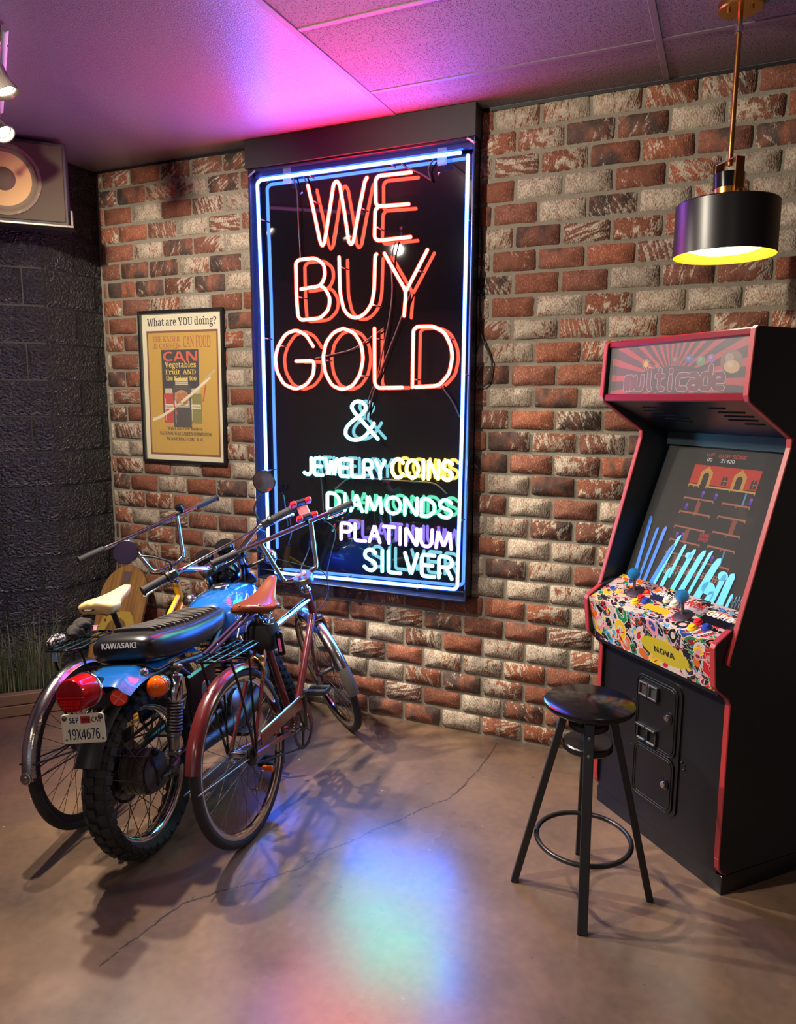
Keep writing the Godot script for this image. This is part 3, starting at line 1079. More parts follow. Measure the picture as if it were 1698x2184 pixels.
# ------------------------------------------------------------------ poster
func build_poster() -> void:
	var W := 0.572
	var H := 0.838
	# hangs a touch off level: corners measured on the wall
	var T := thing("framed_poster", "black framed vintage food canning poster in mustard and white on the brick wall", "poster", Transform3D(Basis(Vector3(0, 0, 1), -0.006), V(0.434, 1.745, 0.0)))
	var s := S()
	for q in [[-W / 2 - .006, 0, .016, H + .028], [W / 2 + .006, 0, .016, H + .028]]:
		box(s, at(q[0], q[1], 0.017), V(q[2], q[3], 0.03), 0.002)
	for q in [-H / 2 - .006, H / 2 + .006]:
		box(s, at(0, q, 0.017), V(W, 0.016, 0.03), 0.002)
	put(T, "frame", s, M.black)
	var n := Vector2i(384, 560)
	var im := Image.create(n.x, n.y, false, Image.FORMAT_RGB8)
	im.fill(rgb(226, 218, 186))
	im.fill_rect(Rect2i(22, 66, 340, 474), rgb(120, 60, 34))
	im.fill_rect(Rect2i(29, 74, 326, 458), rgb(196, 156, 46))
	im.fill_rect(Rect2i(92, 138, 178, 252), rgb(28, 28, 34))
	var jar := func(c: Vector2, w: float, h: float, col: Color, lid: Color) -> void:
		poly_fill(im, oval(c + Vector2(0, -h * .38), Vector2(w * .5, w * .42)), col)
		im.fill_rect(Rect2i(int(c.x - w / 2), int(c.y - h * .38), int(w), int(h * .86)), col)
		im.fill_rect(Rect2i(int(c.x - w * .36), int(c.y - h * .62), int(w * .72), int(h * .16)), lid)
		im.fill_rect(Rect2i(int(c.x - w * .4), int(c.y - h * .3), 4, int(h * .7)), col.lightened(0.5))
		im.fill_rect(Rect2i(int(c.x - w * .42), int(c.y - h * .12), int(w * .84), int(h * .15)), rgb(224, 214, 182))
	jar.call(Vector2(122, 358), 50.0, 120.0, rgb(186, 54, 32), rgb(200, 190, 160))
	jar.call(Vector2(252, 358), 54.0, 120.0, rgb(128, 124, 48), rgb(190, 186, 150))
	jar.call(Vector2(186, 350), 86.0, 170.0, rgb(62, 58, 52), rgb(214, 204, 176))
	poly_fill(im, oval(Vector2(184, 318), Vector2(34, 30)), rgb(196, 140, 84))
	for k in 5:
		stroke(im, Vector2(156, 258 + k * 6), Vector2(214, 258 + k * 6), 2.0, rgb(96, 92, 80))
	for q in [Vector2(172, 310), Vector2(196, 306), Vector2(184, 326), Vector2(168, 330), Vector2(202, 326)]:
		poly_fill(im, oval(q, Vector2(12, 10)), rgb(176, 112, 58))
	for k in 24:    # pale slanting ribbon
		var t := k / 23.0
		var p := Vector2(lerpf(44, 316, t), 402 - 168 * pow(t, 1.25) + 10 * t)
		poly_fill(im, oval(p, Vector2(9, 6), -0.6, 10), rgb(232, 220, 190))
	stroke(im, Vector2(300, 246), Vector2(342, 216), 10.0, rgb(190, 170, 120))
	stroke(im, Vector2(300, 270), Vector2(286, 330), 5.0, rgb(196, 60, 40))
	stroke(im, Vector2(140, 330), Vector2(160, 380), 5.0, rgb(196, 60, 40))
	var m := mat(Color.WHITE, 0.5)
	m.albedo_texture = tex(im)
	s = S()
	quad_uv(s, V(-W / 2, -H / 2, .012), V(W / 2, -H / 2, .012), V(W / 2, H / 2, .012), V(-W / 2, H / 2, .012))
	var sheet_ := put(T, "print", s, m)
	var px := W / 384.0
	var P := func(x: float, y: float) -> Transform3D: return at((x - 192) * px, (280 - y) * px, 0.0126)
	var yellow := mat(rgb(232, 200, 84), 0.5)
	var orange := mat(rgb(214, 86, 40), 0.5)
	var rust := mat(rgb(168, 66, 34), 0.5)
	for q in [["What are YOU doing?", 192, 36, 40, 330, M.ink, "serif"], ["THE KAISER", 118, 96, 20, 132, rust, "serif_thin"], ["IS CANNED-", 122, 122, 20, 132, rust, "serif_thin"], ["CAN FOOD", 264, 108, 44, 126, rust, "serif_thin"],
			["CAN", 182, 162, 36, 164, orange, "bold"], ["Vegetables", 182, 196, 30, 150, yellow, "serif"], ["Fruit  AND", 182, 220, 20, 146, yellow, "serif"], ["the Kaiser too", 184, 243, 20, 146, yellow, "serif"],
			["Write for Free Book to", 194, 436, 13, 170, M.ink, "serif"], ["NATIONAL WAR GARDEN COMMISSION", 196, 456, 13, 250, M.ink, "serif"], ["WASHINGTON, D.C.", 194, 478, 15, 180, M.ink, "serif"], ["Tomatoes", 122, 352, 9, 40, M.ink, "serif_thin"], ["Peas", 252, 352, 9, 36, M.ink, "serif_thin"], ["Kaiser Brand", 186, 337, 9, 64, M.ink, "serif_thin"], ["Unsweetened", 186, 349, 8, 62, M.ink, "serif_thin"]]:
		text(sheet_, "lettering", q[0], P.call(q[1], q[2]), q[3] * px, q[4] * px, q[5], q[6], 0.0004)
	s = S()
	box(s, at(0, 0, 0.024), V(W, H, 0.003))
	put(T, "glazing", s, clear(Color.WHITE, 0.03))

# ------------------------------------------------------------------ loudspeaker, track lights, pendant
func build_speaker() -> void:
	var T := thing("loudspeaker", "big black loudspeaker with a tan cone hung high on the black block wall", "loudspeaker", Transform3D(Basis(Vector3.UP, PI / 4), V(-0.120, 2.752, 0.632)))
	var s := S()
	box(s, at(0, 0, -0.02), V(0.58, 0.40, 0.20), 0.006)
	put(T, "cabinet", s, mat(rgb(44, 36, 38), 0.6))
	s = S()
	box(s, at(0, 0, 0.083), V(0.545, 0.368, 0.01), 0.003)
	put(T, "baffle", s, mat(rgb(74, 64, 48), 0.85))
	s = S()
	lathe(s, Transform3D(Basis(Vector3(1, 0, 0), PI / 2), V(0.0, 0, .088)), [Vector2(.172, 0), Vector2(.172, .006), Vector2(.158, .009), Vector2(.15, .004), Vector2(.144, .008), Vector2(.132, .003), Vector2(.125, .003)], 40)
	put(T, "surround", s, mat(rgb(112, 98, 76), 0.7))
	s = S()
	lathe(s, Transform3D(Basis(Vector3(1, 0, 0), PI / 2), V(0.0, 0, .088)), [Vector2(.128, .0035), Vector2(.056, -.002 + .008)], 40)
	put(T, "cone", s, mat(rgb(196, 160, 104), 0.8))
	s = S()
	lathe(s, Transform3D(Basis(Vector3(1, 0, 0), PI / 2), V(0.0, 0, .088)), [Vector2(.057, .0055), Vector2(.045, .014), Vector2(.025, .019), Vector2(0, .02)], 28)
	put(T, "dust_cap", s, mat(rgb(92, 76, 54), 0.7))
	for k in 8:
		var a := TAU * (k + 0.5) / 8
		s = S()
		box(s, Transform3D(Basis(Vector3(0, 0, 1), a), V(0.0 + .165 * cos(a), .165 * sin(a), .094)), V(.014, .026, .006), .002)
		put(T, "clamp", s, mat(rgb(120, 104, 80), 0.6))
	s = S()
	box(s, at(0.0, -0.205, 0.06), V(0.62, 0.012, 0.09), 0.002)
	box(s, at(0.302, -0.165, 0.05), V(0.012, 0.085, 0.08), 0.002)
	put(T, "bracket", s, mat(rgb(84, 74, 66), 0.35, 0.5))

func spot(called_at: Vector3, aim: Vector3, e: float, angle: float, c: Color, label: String) -> void:
	var T := thing("track_spotlight", label, "spotlight", Transform3D(Basis(), called_at), "spotlights on the ceiling track")
	var d := (aim - called_at).normalized()
	var X := along(Vector3.ZERO, d)
	var s := S()
	lathe(s, X, [Vector2(0, -.10), Vector2(.022, -.098), Vector2(.03, -.06), Vector2(.03, 0), Vector2(.042, .035), Vector2(.044, .05), Vector2(.040, .05), Vector2(.034, .03), Vector2(0, .028)], 20)
	put(T, "lamp_housing", s, mat(rgb(150, 140, 130), 0.2, 0.9))
	s = S()
	tube(s, [Vector3(0, ROOM_H - called_at.y - .012, 0), Vector3(0, .03, 0), Vector3(0, 0, 0) - d * .05], .007, 8)
	lathe(s, at(0, ROOM_H - called_at.y - .03, 0), [Vector2(.0, 0), Vector2(.03, 0), Vector2(.035, .018)], 16)
	put(T, "stem", s, M.chrome)
	s = S()
	var side := X.basis.x
	tube(s, [side * .03 - d * .02, side * .075 - d * .02], .006, 8)
	tube(s, [side * .07 - d * .02, side * .09 - d * .02], .011, 8)
	put(T, "knob", s, M.chrome)
	s = S()
	lathe(s, X * at(0, .0285, 0), [Vector2(.034, 0), Vector2(.02, .006), Vector2(0, .008)], 18)
	put(T, "bulb", s, glow(c, 14.0))
	var l := SpotLight3D.new()
	l.name = "spot_light"
	l.light_color = c
	l.light_energy = e
	l.spot_range = 14.0
	l.spot_angle = angle
	l.spot_angle_attenuation = 0.7
	l.spot_attenuation = 2.0
	l.light_size = 0.035
	l.shadow_enabled = true
	l.look_at_from_position(called_at + d * 0.055, aim, Vector3.UP if absf(d.y) < 0.98 else Vector3(1, 0, 0))
	add_child(l, true)

func build_lights() -> void:
	var warm := Color(1.0, 0.945, 0.86)
	var p0 := V(0.05, 2.80, 0.80)
	var step := V(0.44, 0, 0.34)
	spot(V(0.36, 2.83, 1.035), V(2.7, 0.2, 0.9), LIGHT_A, 40.0, warm, "chrome track spotlight nearest the loudspeaker at the left edge")
	spot(V(0.79, 2.825, 1.36), V(1.9, 0.2, 1.0), LIGHT_B, 42.0, warm, "chrome track spotlight with pink highlights above the loudspeaker, at the left edge")
	spot(V(0.95, 2.83, 1.95), V(0.5, 1.6, 0.0), LIGHT_C, 44.0, warm, "unseen ceiling spotlight over the motorcycle, outside the frame, placed to light the poster")  # out of view, placed to light the poster end of the brick
	spot(V(1.45, 2.83, 2.40), V(3.1, 1.5, 0.0), LIGHT_D, 46.0, warm, "unseen ceiling spotlight outside the frame, placed to light the brick above the cabinet")  # out of view, placed to light the right end of the brick
	var s := S()
	tube(s, [V(.22, 2.955, .91), V(0.90, 2.955, 1.42)], .014, 6)
	for x in [1.2, 4.4]:  # unseen panels behind the viewer, placed to light walls, floor and chrome
		var PT := thing("unseen_light_panel", "unseen flat white ceiling light panel behind the viewer, placed to light the room", "light panel", at(x, 2.94, 5.4), "unseen light panels behind the viewer")
		var ps := S()
		box(ps, Transform3D(), V(1.2, .03, .6), .004)
		put(PT, "unseen_panel_housing", ps, M.white_paint)
		ps = S()
		box(ps, at(0, -.017, 0), V(1.14, .004, .54))
		put(PT, "unseen_panel_diffuser", ps, glow(Color(1.0, 0.96, 0.9), 1.0))
		var pa := AreaLight3D.new()
		pa.name = "unseen_panel_light"
		pa.area_size = Vector2(1.1, .5)
		pa.light_color = Color(1.0, 0.95, 0.88)
		pa.light_energy = UNSEEN_PANEL_E
		pa.area_range = 12.0
		pa.shadow_enabled = true
		pa.position = V(x, 2.91, 5.4)
		pa.rotation.x = -PI / 2
		add_child(pa, true)
	tag(put(self, "light_track", s, M.white_paint), "white ceiling track carrying the spotlights at the left edge", "track")

func build_pendant() -> void:
	var T := thing("pendant_lamp", "black drum pendant lamp with a gold inside, hanging on a brass rod", "pendant lamp", at(3.241, 0, 0.537))
	var s := S()
	lathe(s, at(0, ROOM_H - .022, 0), [Vector2(0, 0), Vector2(.066, 0), Vector2(.07, .004), Vector2(.07, .022)], 32)
	put(T, "canopy", s, M.brass)
	for k in [-1, 1]:
		s = S()
		lathe(s, at(.035 * k, ROOM_H - .03, .01), [Vector2(0, 0), Vector2(.006, 0), Vector2(.006, .012)], 10)
		put(T, "canopy_screw", s, M.brass)
	s = S()
	tube(s, [V(0, ROOM_H - .02, 0), V(0, 2.47, 0)], .0085, 12)
	put(T, "rod", s, M.brass)
	s = S()
	lathe(s, at(0, 2.895, 0), [Vector2(.0088, -.012), Vector2(.0125, -.01), Vector2(.0125, .01), Vector2(.0088, .012)], 14)
	put(T, "swivel", s, M.chrome)
	s = S()
	var f := Transform3D(Basis(Vector3.UP, 0.65), Vector3.ZERO)
	for k in [-1, 1]:
		box(s, f * at(0, 2.425, .052 * k), V(.034, .12, .004), .001)
	box(s, f * at(0, 2.484, 0), V(.034, .004, .108), .001)
	put(T, "bracket", s, M.brass)
	s = S()
	for k in [-1, 1]:
		lathe(s, along(f * V(0, 2.375, .054 * k), f.basis * V(0, 0, k)), [Vector2(.013, 0), Vector2(.013, .006), Vector2(.008, .01), Vector2(0, .01)], 14)
	put(T, "bracket_bolt", s, M.brass)
	s = S()
	lathe(s, at(0, 2.395, 0), [Vector2(.0, .048), Vector2(.0499, .048)].map(func(v): return v), 28)
	lathe(s, at(0, 2.395, 0), [Vector2(.05, 0), Vector2(.05, .048), Vector2(0, .049)], 28)
	put(T, "socket_cup", s, M.black_gloss)
	s = S()
	lathe(s, at(0, 2.345, 0), [Vector2(.048, 0), Vector2(.048, .05)], 28)
	put(T, "socket_collar", s, M.brass)
	s = S()
	var shade := mat(rgb(24, 22, 22), 0.34)
	lathe(s, at(0, 2.175, 0), [Vector2(.1655, 0), Vector2(.1665, .001), Vector2(.166, .168), Vector2(.162, .172), Vector2(.02, .174)], 64)
	put(T, "lamp_shade", s, shade)
	s = S()
	lathe(s, at(0, 2.175, 0), [Vector2(.02, .168), Vector2(.159, .166), Vector2(.1635, .16), Vector2(.165, 0.0), Vector2(.1665, 0.0)], 64)
	put(T, "shade_lining", s, mat(rgb(224, 184, 20), 0.35))
	s = S()
	lathe(s, at(0, 2.190, 0), [Vector2(0, 0), Vector2(.095, .003), Vector2(.135, .018), Vector2(.135, .05), Vector2(.02, .09)], 40)
	put(T, "bulb", s, glow(Color(1.0, 0.9, 0.7), 6.0))
	var l := SpotLight3D.new()
	l.name = "pendant_light"
	l.position = V(3.241, 2.18, 0.537)
	l.rotation.x = -PI / 2
	l.spot_angle = 70
	l.spot_angle_attenuation = 0.8
	l.spot_range = 10.0
	l.spot_attenuation = 2.0
	l.light_size = 0.09
	l.light_color = Color(1.0, 0.94, 0.82)
	l.light_energy = PENDANT_E
	l.shadow_enabled = true
	add_child(l, true)

# ------------------------------------------------------------------ stool
func build_stool() -> void:
	var T := thing("bar_stool", "black four-legged swivel stool with a round glossy seat before the arcade cabinet", "stool", at(2.931, 0, 1.013))
	var s := S()
	lathe(s, at(0, 0.667, 0), [Vector2(0, 0), Vector2(.13, 0), Vector2(.146, .006), Vector2(.15, .014), Vector2(.149, .022), Vector2(.143, .026), Vector2(0, .026)], 56)
	put(T, "seat", s, M.black_gloss)
	s = S()
	tube(s, [V(0, .50, 0), V(0, .668, 0)], .016, 16)
	lathe(s, at(0, .636, 0), [Vector2(.017, 0), Vector2(.023, .003), Vector2(.023, .012), Vector2(.017, .016)], 20)
	lathe(s, at(0, .651, 0), [Vector2(.03, .016), Vector2(.018, 0)].map(func(v): return v), 20)
	put(T, "post", s, M.black)
	for q in [[.600, .066], [.525, .083]]:
		s = S()
		lathe(s, at(0, q[0], 0), [Vector2(0, 0), Vector2(q[1] - .004, 0), Vector2(q[1], .004), Vector2(q[1], .022), Vector2(q[1] - .004, .026), Vector2(0, .026)], 40)
		put(T, "hub_plate", s, mat(rgb(20, 20, 24), 0.25))
	var feet := [V(-.225, 0, .044), V(.043, 0, .215), V(.223, 0, -.047), V(-.042, 0, -.209)]
	for f in feet:
		var d: Vector3 = f.normalized()
		var top: Vector3 = d * .078 + V(0, .645, 0)
		var X := along((f + top) / 2, top - f)
		var y: Vector3 = (top - f).normalized()
		var z: Vector3 = (d - y * d.dot(y)).normalized()
		X.basis = Basis(y.cross(z), y, z)
		s = S()
		box(s, X, V(.032, f.distance_to(top), .024), .002)
		var leg := put(T, "leg", s, mat(rgb(26, 25, 25), 0.42))
		s = S()
		for h in [.60, .545]:
			var p: Vector3 = f.lerp(top, h / .645)
			lathe(s, along(p + z * .012, z), [Vector2(.0055, 0), Vector2(.0055, .002), Vector2(.002, .003), Vector2(0, .001)], 10)
		put(leg, "bolt", s, M.steel)
	s = S()
	tube(s, arc3(V(0, .196, 0), V(.158, 0, 0), V(0, 0, .158), 0, 354.375, 63), .0085, 10, true)
	put(T, "foot_ring", s, mat(rgb(28, 27, 28), 0.3))

# ------------------------------------------------------------------ planter, grass, board
func build_corner() -> void:
	var face := Transform3D(Basis(Vector3.UP, PI / 4), V(-0.02, 0, 0.75))     # x along the front towards the brick, z out
	var T := thing("planter", "low timber planter box below the black block wall", "planter", face)
	var s := S()
	for k in 2:
		s = S()
		box(s, at(-.26, .032 + k * .062, 0), V(.80, .058, .05), .004)
		put(T, "plank", s, M.wood)
	s = S()
	box(s, at(-.26, .055, -.13), V(.80, .11, .20))
	put(T, "soil", s, mat(rgb(30, 24, 20), 0.95))
	rng.seed = 41
	s = S()
	for k in 700:
		var bx := rng.randf_range(-.64, .12)
		var base := face * V(bx, .105, rng.randf_range(-.15, -.04))
		if base.x > 0.05 and rng.randf() < 0.5:
			continue
		var h := rng.randf_range(.22, .52) * (1.0 if base.x < -0.0 else 0.7)
		var a := rng.randf() * TAU
		var lean := V(cos(a), 0, sin(a)) * h * (rng.randf_range(.03, .22) if rng.randf() < 0.85 else rng.randf_range(.3, .6))
		lean = lean + face.basis * V(0.1, 0, 0.25 + absf(rng.randfn(0, .4))) * h * 0.5
		var side := V(-sin(a), 0, cos(a)) * rng.randf_range(.0012, .0028)
		var g := rng.randf()
		var c := Color(0.075, 0.13, 0.045).lerp(Color(0.40, 0.38, 0.22), g * g)
		var prev := []
		for i in 6:
			var t := i / 5.0
			var p := base + lean * t * t + V(0, h * t * (1.0 - 0.25 * t * t * clampf(lean.length() / h * 2.0, 0, 1)), 0)
			if i > 0:
				var w0 := side * (1.0 - (t - .2) * .85)
				var w1 := side * (1.0 - t * .85)
				for q in [prev[0] - w0, p + w1, prev[0] + w0, prev[0] - w0, p - w1, p + w1]:
					s.set_color(c.lerp(Color(0.3, 0.3, 0.16), t * 0.25))
					s.add_vertex(q)
			prev = [p]
	var gm := mat(Color.WHITE, 0.6)
	gm.vertex_color_use_as_albedo = true
	gm.backlight_enabled = true
	gm.backlight = Color(0.2, 0.25, 0.1)
	var gr := put(self, "ornamental_grass", s, gm)
	gr.set_meta("kind", "stuff")
	tag(gr, "wispy green and straw ornamental grass growing in the timber planter", "grass")
	# old wooden board leaning in the corner
	var n := V(0.15, 0.33, 1.0).normalized()
	var X := Transform3D(Basis(), V(0.055, 0.0, 0.36))
	var y := (V(0.055, 0.70, 0.085) - X.origin).normalized()
	var xx := V(1, 0, -.12).normalized()
	X.basis = Basis(xx, y, xx.cross(y).normalized())
	var B := thing("wooden_board", "worn wooden round-nosed board with crackled gold patches leaning against the brick", "board", X)
	var out := []
	var L := 0.735
	for k in 41:
		var a := PI * k / 40
		out.append(Vector2(.163 * cos(a), L - .19 + .19 * sin(a)))
	out.append_array([Vector2(-.158, .25), Vector2(-.13, .02), Vector2(-.1, 0), Vector2(.1, 0), Vector2(.13, .02), Vector2(.158, .25)])
	s = S()
	prism(s, Transform3D(), out, -.008, .008)
	var im := Image.create(256, 512, false, Image.FORMAT_RGB8)
	var g1 := noise_bytes(256, 512, 71, .02, 3)
	var g2 := noise_bytes(256, 512, 72, .05, 1, FastNoiseLite.TYPE_CELLULAR)
	for yy in 512:
		for x2 in 256:
			var v := g1[((yy / 6) & 511) * 256 + (x2 * 2 & 255)] / 255.0
			var c := rgb(112, 78, 40).lerp(rgb(172, 128, 70), v)
			var dx := (x2 - 128) / 100.0
			var dy := (yy - 300) / 130.0
			var rr := sqrt(dx * dx + dy * dy)
			if rr > 0.62 and rr < 1.0 and yy > 190:
				c = rgb(176, 146, 60) if g2[yy * 256 + x2] < 190 else rgb(90, 62, 30)
			elif rr <= 0.62:
				c = c.darkened(0.12)
			im.set_pixel(x2, yy, c)
	var bm := mat(Color.WHITE, 0.5)
	bm.albedo_texture = tex(im)
	var edge := mat(rgb(118, 84, 50), 0.6)
	put(B, "deck", s, edge)
	s = S()
	var poly := PackedVector2Array(out)
	var idx := Geometry2D.triangulate_polygon(poly)
	for i in range(0, idx.size(), 3):
		var t := [poly[idx[i]], poly[idx[i + 1]], poly[idx[i + 2]]]
		if (t[1] - t[0]).cross(t[2] - t[0]) < 0:
			t = [t[0], t[2], t[1]]
		for q in [t[0], t[2], t[1]]:
			s.set_uv(Vector2(q.x / .34 + .5, 1.0 - q.y / L))
			s.add_vertex(V(q.x * .985, q.y * .995 + .002, .0086))
	put(B, "painted_face", s, bm)
	s = S()
	box(s, at(-.005, .655, .010), V(.055, .085, .004), .001)
	put(B, "fitting_plate", s, mat(rgb(96, 78, 76), 0.6))

# ------------------------------------------------------------------ arcade cabinet
func sticker_picture() -> Image:
	var im := Image.create(1024, 640, false, Image.FORMAT_RGB8)
	im.fill(rgb(200, 190, 188))
	var r := RandomNumberGenerator.new()
	r.seed = 2024
	var pal := [rgb(206, 30, 40), rgb(240, 200, 40), rgb(26, 26, 30), rgb(40, 80, 170), rgb(30, 140, 84), rgb(226, 110, 40), rgb(60, 40, 60), rgb(24, 24, 28), rgb(206, 150, 150), rgb(226, 196, 190), rgb(30, 28, 34), rgb(232, 150, 170), rgb(90, 170, 220), rgb(140, 30, 50), rgb(200, 200, 196), rgb(64, 58, 62), rgb(224, 214, 190)]
	for k in 620:
		var c := Vector2(r.randf_range(-10, 1034), r.randf_range(-10, 650))
		var a := r.randf_range(18, 62)
		var b := a * r.randf_range(.35, .9)
		var t := r.randf_range(-.9, .9)
		var col: Color = pal[r.randi() % pal.size()]
		var col2: Color = pal[r.randi() % pal.size()]
		var kind := r.randi() % 4
		var shape := func(q: float) -> PackedVector2Array:
			var rr := Vector2(a, b) * q
			if kind == 0: return oval(c, rr, t)
			if kind == 1: return blot(c, rr * 1.2, t, 4)
			if kind == 2: return blot(c, Vector2(b, b) * q * 1.1, t, 3 + k % 5)
			var o := PackedVector2Array()
			for i in 18:
				o.append(c + (Vector2.from_angle(TAU * i / 18) * rr * (1.0 + .28 * sin(i * 3.7 + k))).rotated(t))
			return o
		poly_fill(im, shape.call(1.0), rgb(236, 232, 226))
		poly_fill(im, shape.call(.92), col)
		if r.randf() < .6:
			poly_fill(im, oval(c, Vector2(a, b) * .45, t, 14), col2)
		if r.randf() < .6:
			for j in 1 + r.randi() % 4:
				var u := (Vector2(r.randf_range(-.5, .5) * a, r.randf_range(-.4, .4) * b)).rotated(t)
				stroke(im, c + u, c + u + Vector2(a * .5, 0).rotated(t + r.randf_range(-.5, .5)), r.randf_range(2, 6), pal[r.randi() % pal.size()])
	im.fill_rect(Rect2i(800, 150, 224, 90), rgb(22, 24, 36))
	im.fill_rect(Rect2i(380, 110, 210, 84), rgb(44, 48, 84))
	im.fill_rect(Rect2i(632, 96, 150, 86), rgb(224, 214, 216))
	im.fill_rect(Rect2i(420, 250, 190, 66), rgb(240, 196, 40))
	poly_fill(im, oval(Vector2(650, 560), Vector2(190, 52), .05), rgb(206, 190, 40))
	for k in 6:
		poly_fill(im, PackedVector2Array([Vector2(830 + k * 28, 300), Vector2(844 + k * 28, 300), Vector2(800 + k * 28, 400), Vector2(786 + k * 28, 400)]), rgb(196, 30, 40) if k % 2 else rgb(240, 236, 230))
	return im

func marquee_picture() -> Image:
	var im := Image.create(1024, 288, false, Image.FORMAT_RGB8)
	im.fill(rgb(24, 22, 26))
	var c := Vector2(500, 210)
	for k in 30:
		var a := TAU * k / 30.0
		var b := TAU * (k + .42) / 30.0
		poly_fill(im, PackedVector2Array([c, c + Vector2.from_angle(a) * 900, c + Vector2.from_angle(b) * 900]), rgb(190, 44, 50))
	poly_fill(im, oval(c, Vector2(300, 80)), rgb(30, 26, 30))
	for q in [[290, 110, 30, rgb(236, 200, 50)], [380, 120, 22, rgb(196, 96, 40)]]:
		for k in 10:
			poly_fill(im, PackedVector2Array([Vector2(q[0], q[1]) + Vector2.from_angle(TAU * k / 10 - .25) * q[2] * .5, Vector2(q[0], q[1]) + Vector2.from_angle(TAU * k / 10) * q[2] * 1.25, Vector2(q[0], q[1]) + Vector2.from_angle(TAU * k / 10 + .25) * q[2] * .5]), q[3])
		poly_fill(im, oval(Vector2(q[0], q[1]), Vector2(q[2], q[2]) * .62), q[3])
	for q in [[520, 100, 40, 26, rgb(120, 70, 40)], [620, 96, 34, 22, rgb(60, 96, 160)], [700, 110, 30, 30, rgb(90, 150, 110)], [770, 100, 28, 24, rgb(150, 90, 160)], [900, 120, 70, 60, rgb(128, 106, 84)], [905, 150, 50, 34, rgb(206, 178, 120)]]:
		poly_fill(im, oval(Vector2(q[0], q[1]), Vector2(q[2], q[3]), .2), q[4])
		poly_fill(im, oval(Vector2(q[0] - q[2] * .2, q[1] - q[3] * .3), Vector2(q[2], q[3]) * .4, .2), q[4].lightened(.3))
	print_word(im, "multicade", 128, 262, 118, 84, 34, rgb(214, 204, 206))
	print_word(im, "multicade", 128, 262, 118, 84, 28, rgb(96, 30, 40))
	return im

func screen_picture() -> Image:
	var im := Image.create(400, 672, false, Image.FORMAT_RGB8)
	im.fill(rgb(40, 38, 38))
	var red := rgb(226, 62, 44)
	var tan := rgb(232, 168, 80)
	var brown := rgb(190, 104, 72)
	var lilac := rgb(92, 66, 190)
	print_word(im, "1UP", 50, 50, 16, 18, 3, red)
	print_word(im, "HIGH", 130, 50, 16, 17, 3, red)
	print_word(im, "SCORE", 212, 50, 16, 17, 3, red)
	print_word(im, "00", 66, 74, 16, 16, 3, rgb(230, 226, 216))
	print_word(im, "21420", 150, 74, 16, 17, 3, rgb(230, 226, 216))
	im.fill_rect(Rect2i(0, 96, 400, 96), red)
	for q in [[92, 40], [292, 52]]:
		poly_fill(im, PackedVector2Array([Vector2(q[0] - 36, 196), Vector2(q[0] - 36, 130), Vector2(q[0], 100), Vector2(q[0] + 36, 130), Vector2(q[0] + 36, 196)]), tan)
		poly_fill(im, oval(Vector2(q[0], 152), Vector2(18, 20)), rgb(60, 50, 46))
		im.fill_rect(Rect2i(q[0] - 18, 152, 36, 46), rgb(60, 50, 46))
	for q in [210, 376]:
		poly_fill(im, oval(Vector2(q, 156), Vector2(16, 16)), rgb(70, 50, 46))
		im.fill_rect(Rect2i(q - 16, 156, 32, 30), rgb(70, 50, 46))
		im.fill_rect(Rect2i(q - 1, 140, 2, 46), tan)
		im.fill_rect(Rect2i(q - 16, 164, 32, 2), tan)
	var plat := func(x0: int, x1: int, y: int, c: Color) -> void:
		im.fill_rect(Rect2i(x0, y, x1 - x0, 9), c)
		im.fill_rect(Rect2i(x0, y + 4, x1 - x0, 2), c.lightened(.3))
		for x in [x0, (x0 + x1) / 2, x1 - 5]:
			im.fill_rect(Rect2i(x, y + 9, 5, 7), c.lightened(.2))
	plat.call(0, 70, 196, tan)
	plat.call(110, 400, 196, tan)
	plat.call(0, 190, 264, brown)
	plat.call(240, 400, 264, brown)
	plat.call(0, 196, 336, brown)
	plat.call(240, 400, 328, brown)
	plat.call(0, 196, 412, brown)
	plat.call(240, 400, 404, brown)
	plat.call(0, 196, 482, brown)
	plat.call(240, 400, 474, brown)
	plat.call(0, 196, 548, brown)
	plat.call(240, 400, 556, brown)
	for q in [[92, 280, 56], [330, 338, 66], [80, 424, 58], [62, 560, 46]]:
		im.fill_rect(Rect2i(q[0], q[1], 26, q[2]), rgb(168, 84, 56))
	for q in [[350, 206, 58], [340, 484, 72]]:
		im.fill_rect(Rect2i(q[0], q[1], 9, q[2]), rgb(70, 170, 226))
	for q in [[110, 246], [192, 248], [392, 248], [34, 318], [36, 466], [74, 464], [290, 540], [150, 600]]:
		poly_fill(im, oval(Vector2(q[0], q[1] - 14), Vector2(9, 9), 0, 10), rgb(150, 90, 220))
		im.fill_rect(Rect2i(q[0] - 7, q[1] - 8, 14, 18), lilac)
	for q in [[0, 190, 606], [220, 400, 606]]:
		im.fill_rect(Rect2i(q[0], q[2], q[1] - q[0], 30), rgb(214, 130, 110))
		var x: int = q[0] + 10
		while x < q[1] - 6:
			poly_fill(im, oval(Vector2(x, q[2] + 8), Vector2(5, 6), 0, 8), rgb(50, 40, 40))
			poly_fill(im, oval(Vector2(x, q[2] + 22), Vector2(5, 6), 0, 8), rgb(50, 40, 40))
			x += 16
	print_word(im, "GAME", 176, 442, 16, 15, 3, rgb(226, 40, 50))
	print_word(im, "OVER", 176, 464, 16, 15, 3, rgb(226, 40, 50))
	print_word(im, "CREDIT", 30, 656, 15, 15, 3, rgb(226, 224, 216))
	print_word(im, "0", 134, 656, 15, 15, 3, rgb(226, 224, 216))
	poly_fill(im, oval(Vector2(372, 652), Vector2(6, 9), 0, 10), red)
	return im

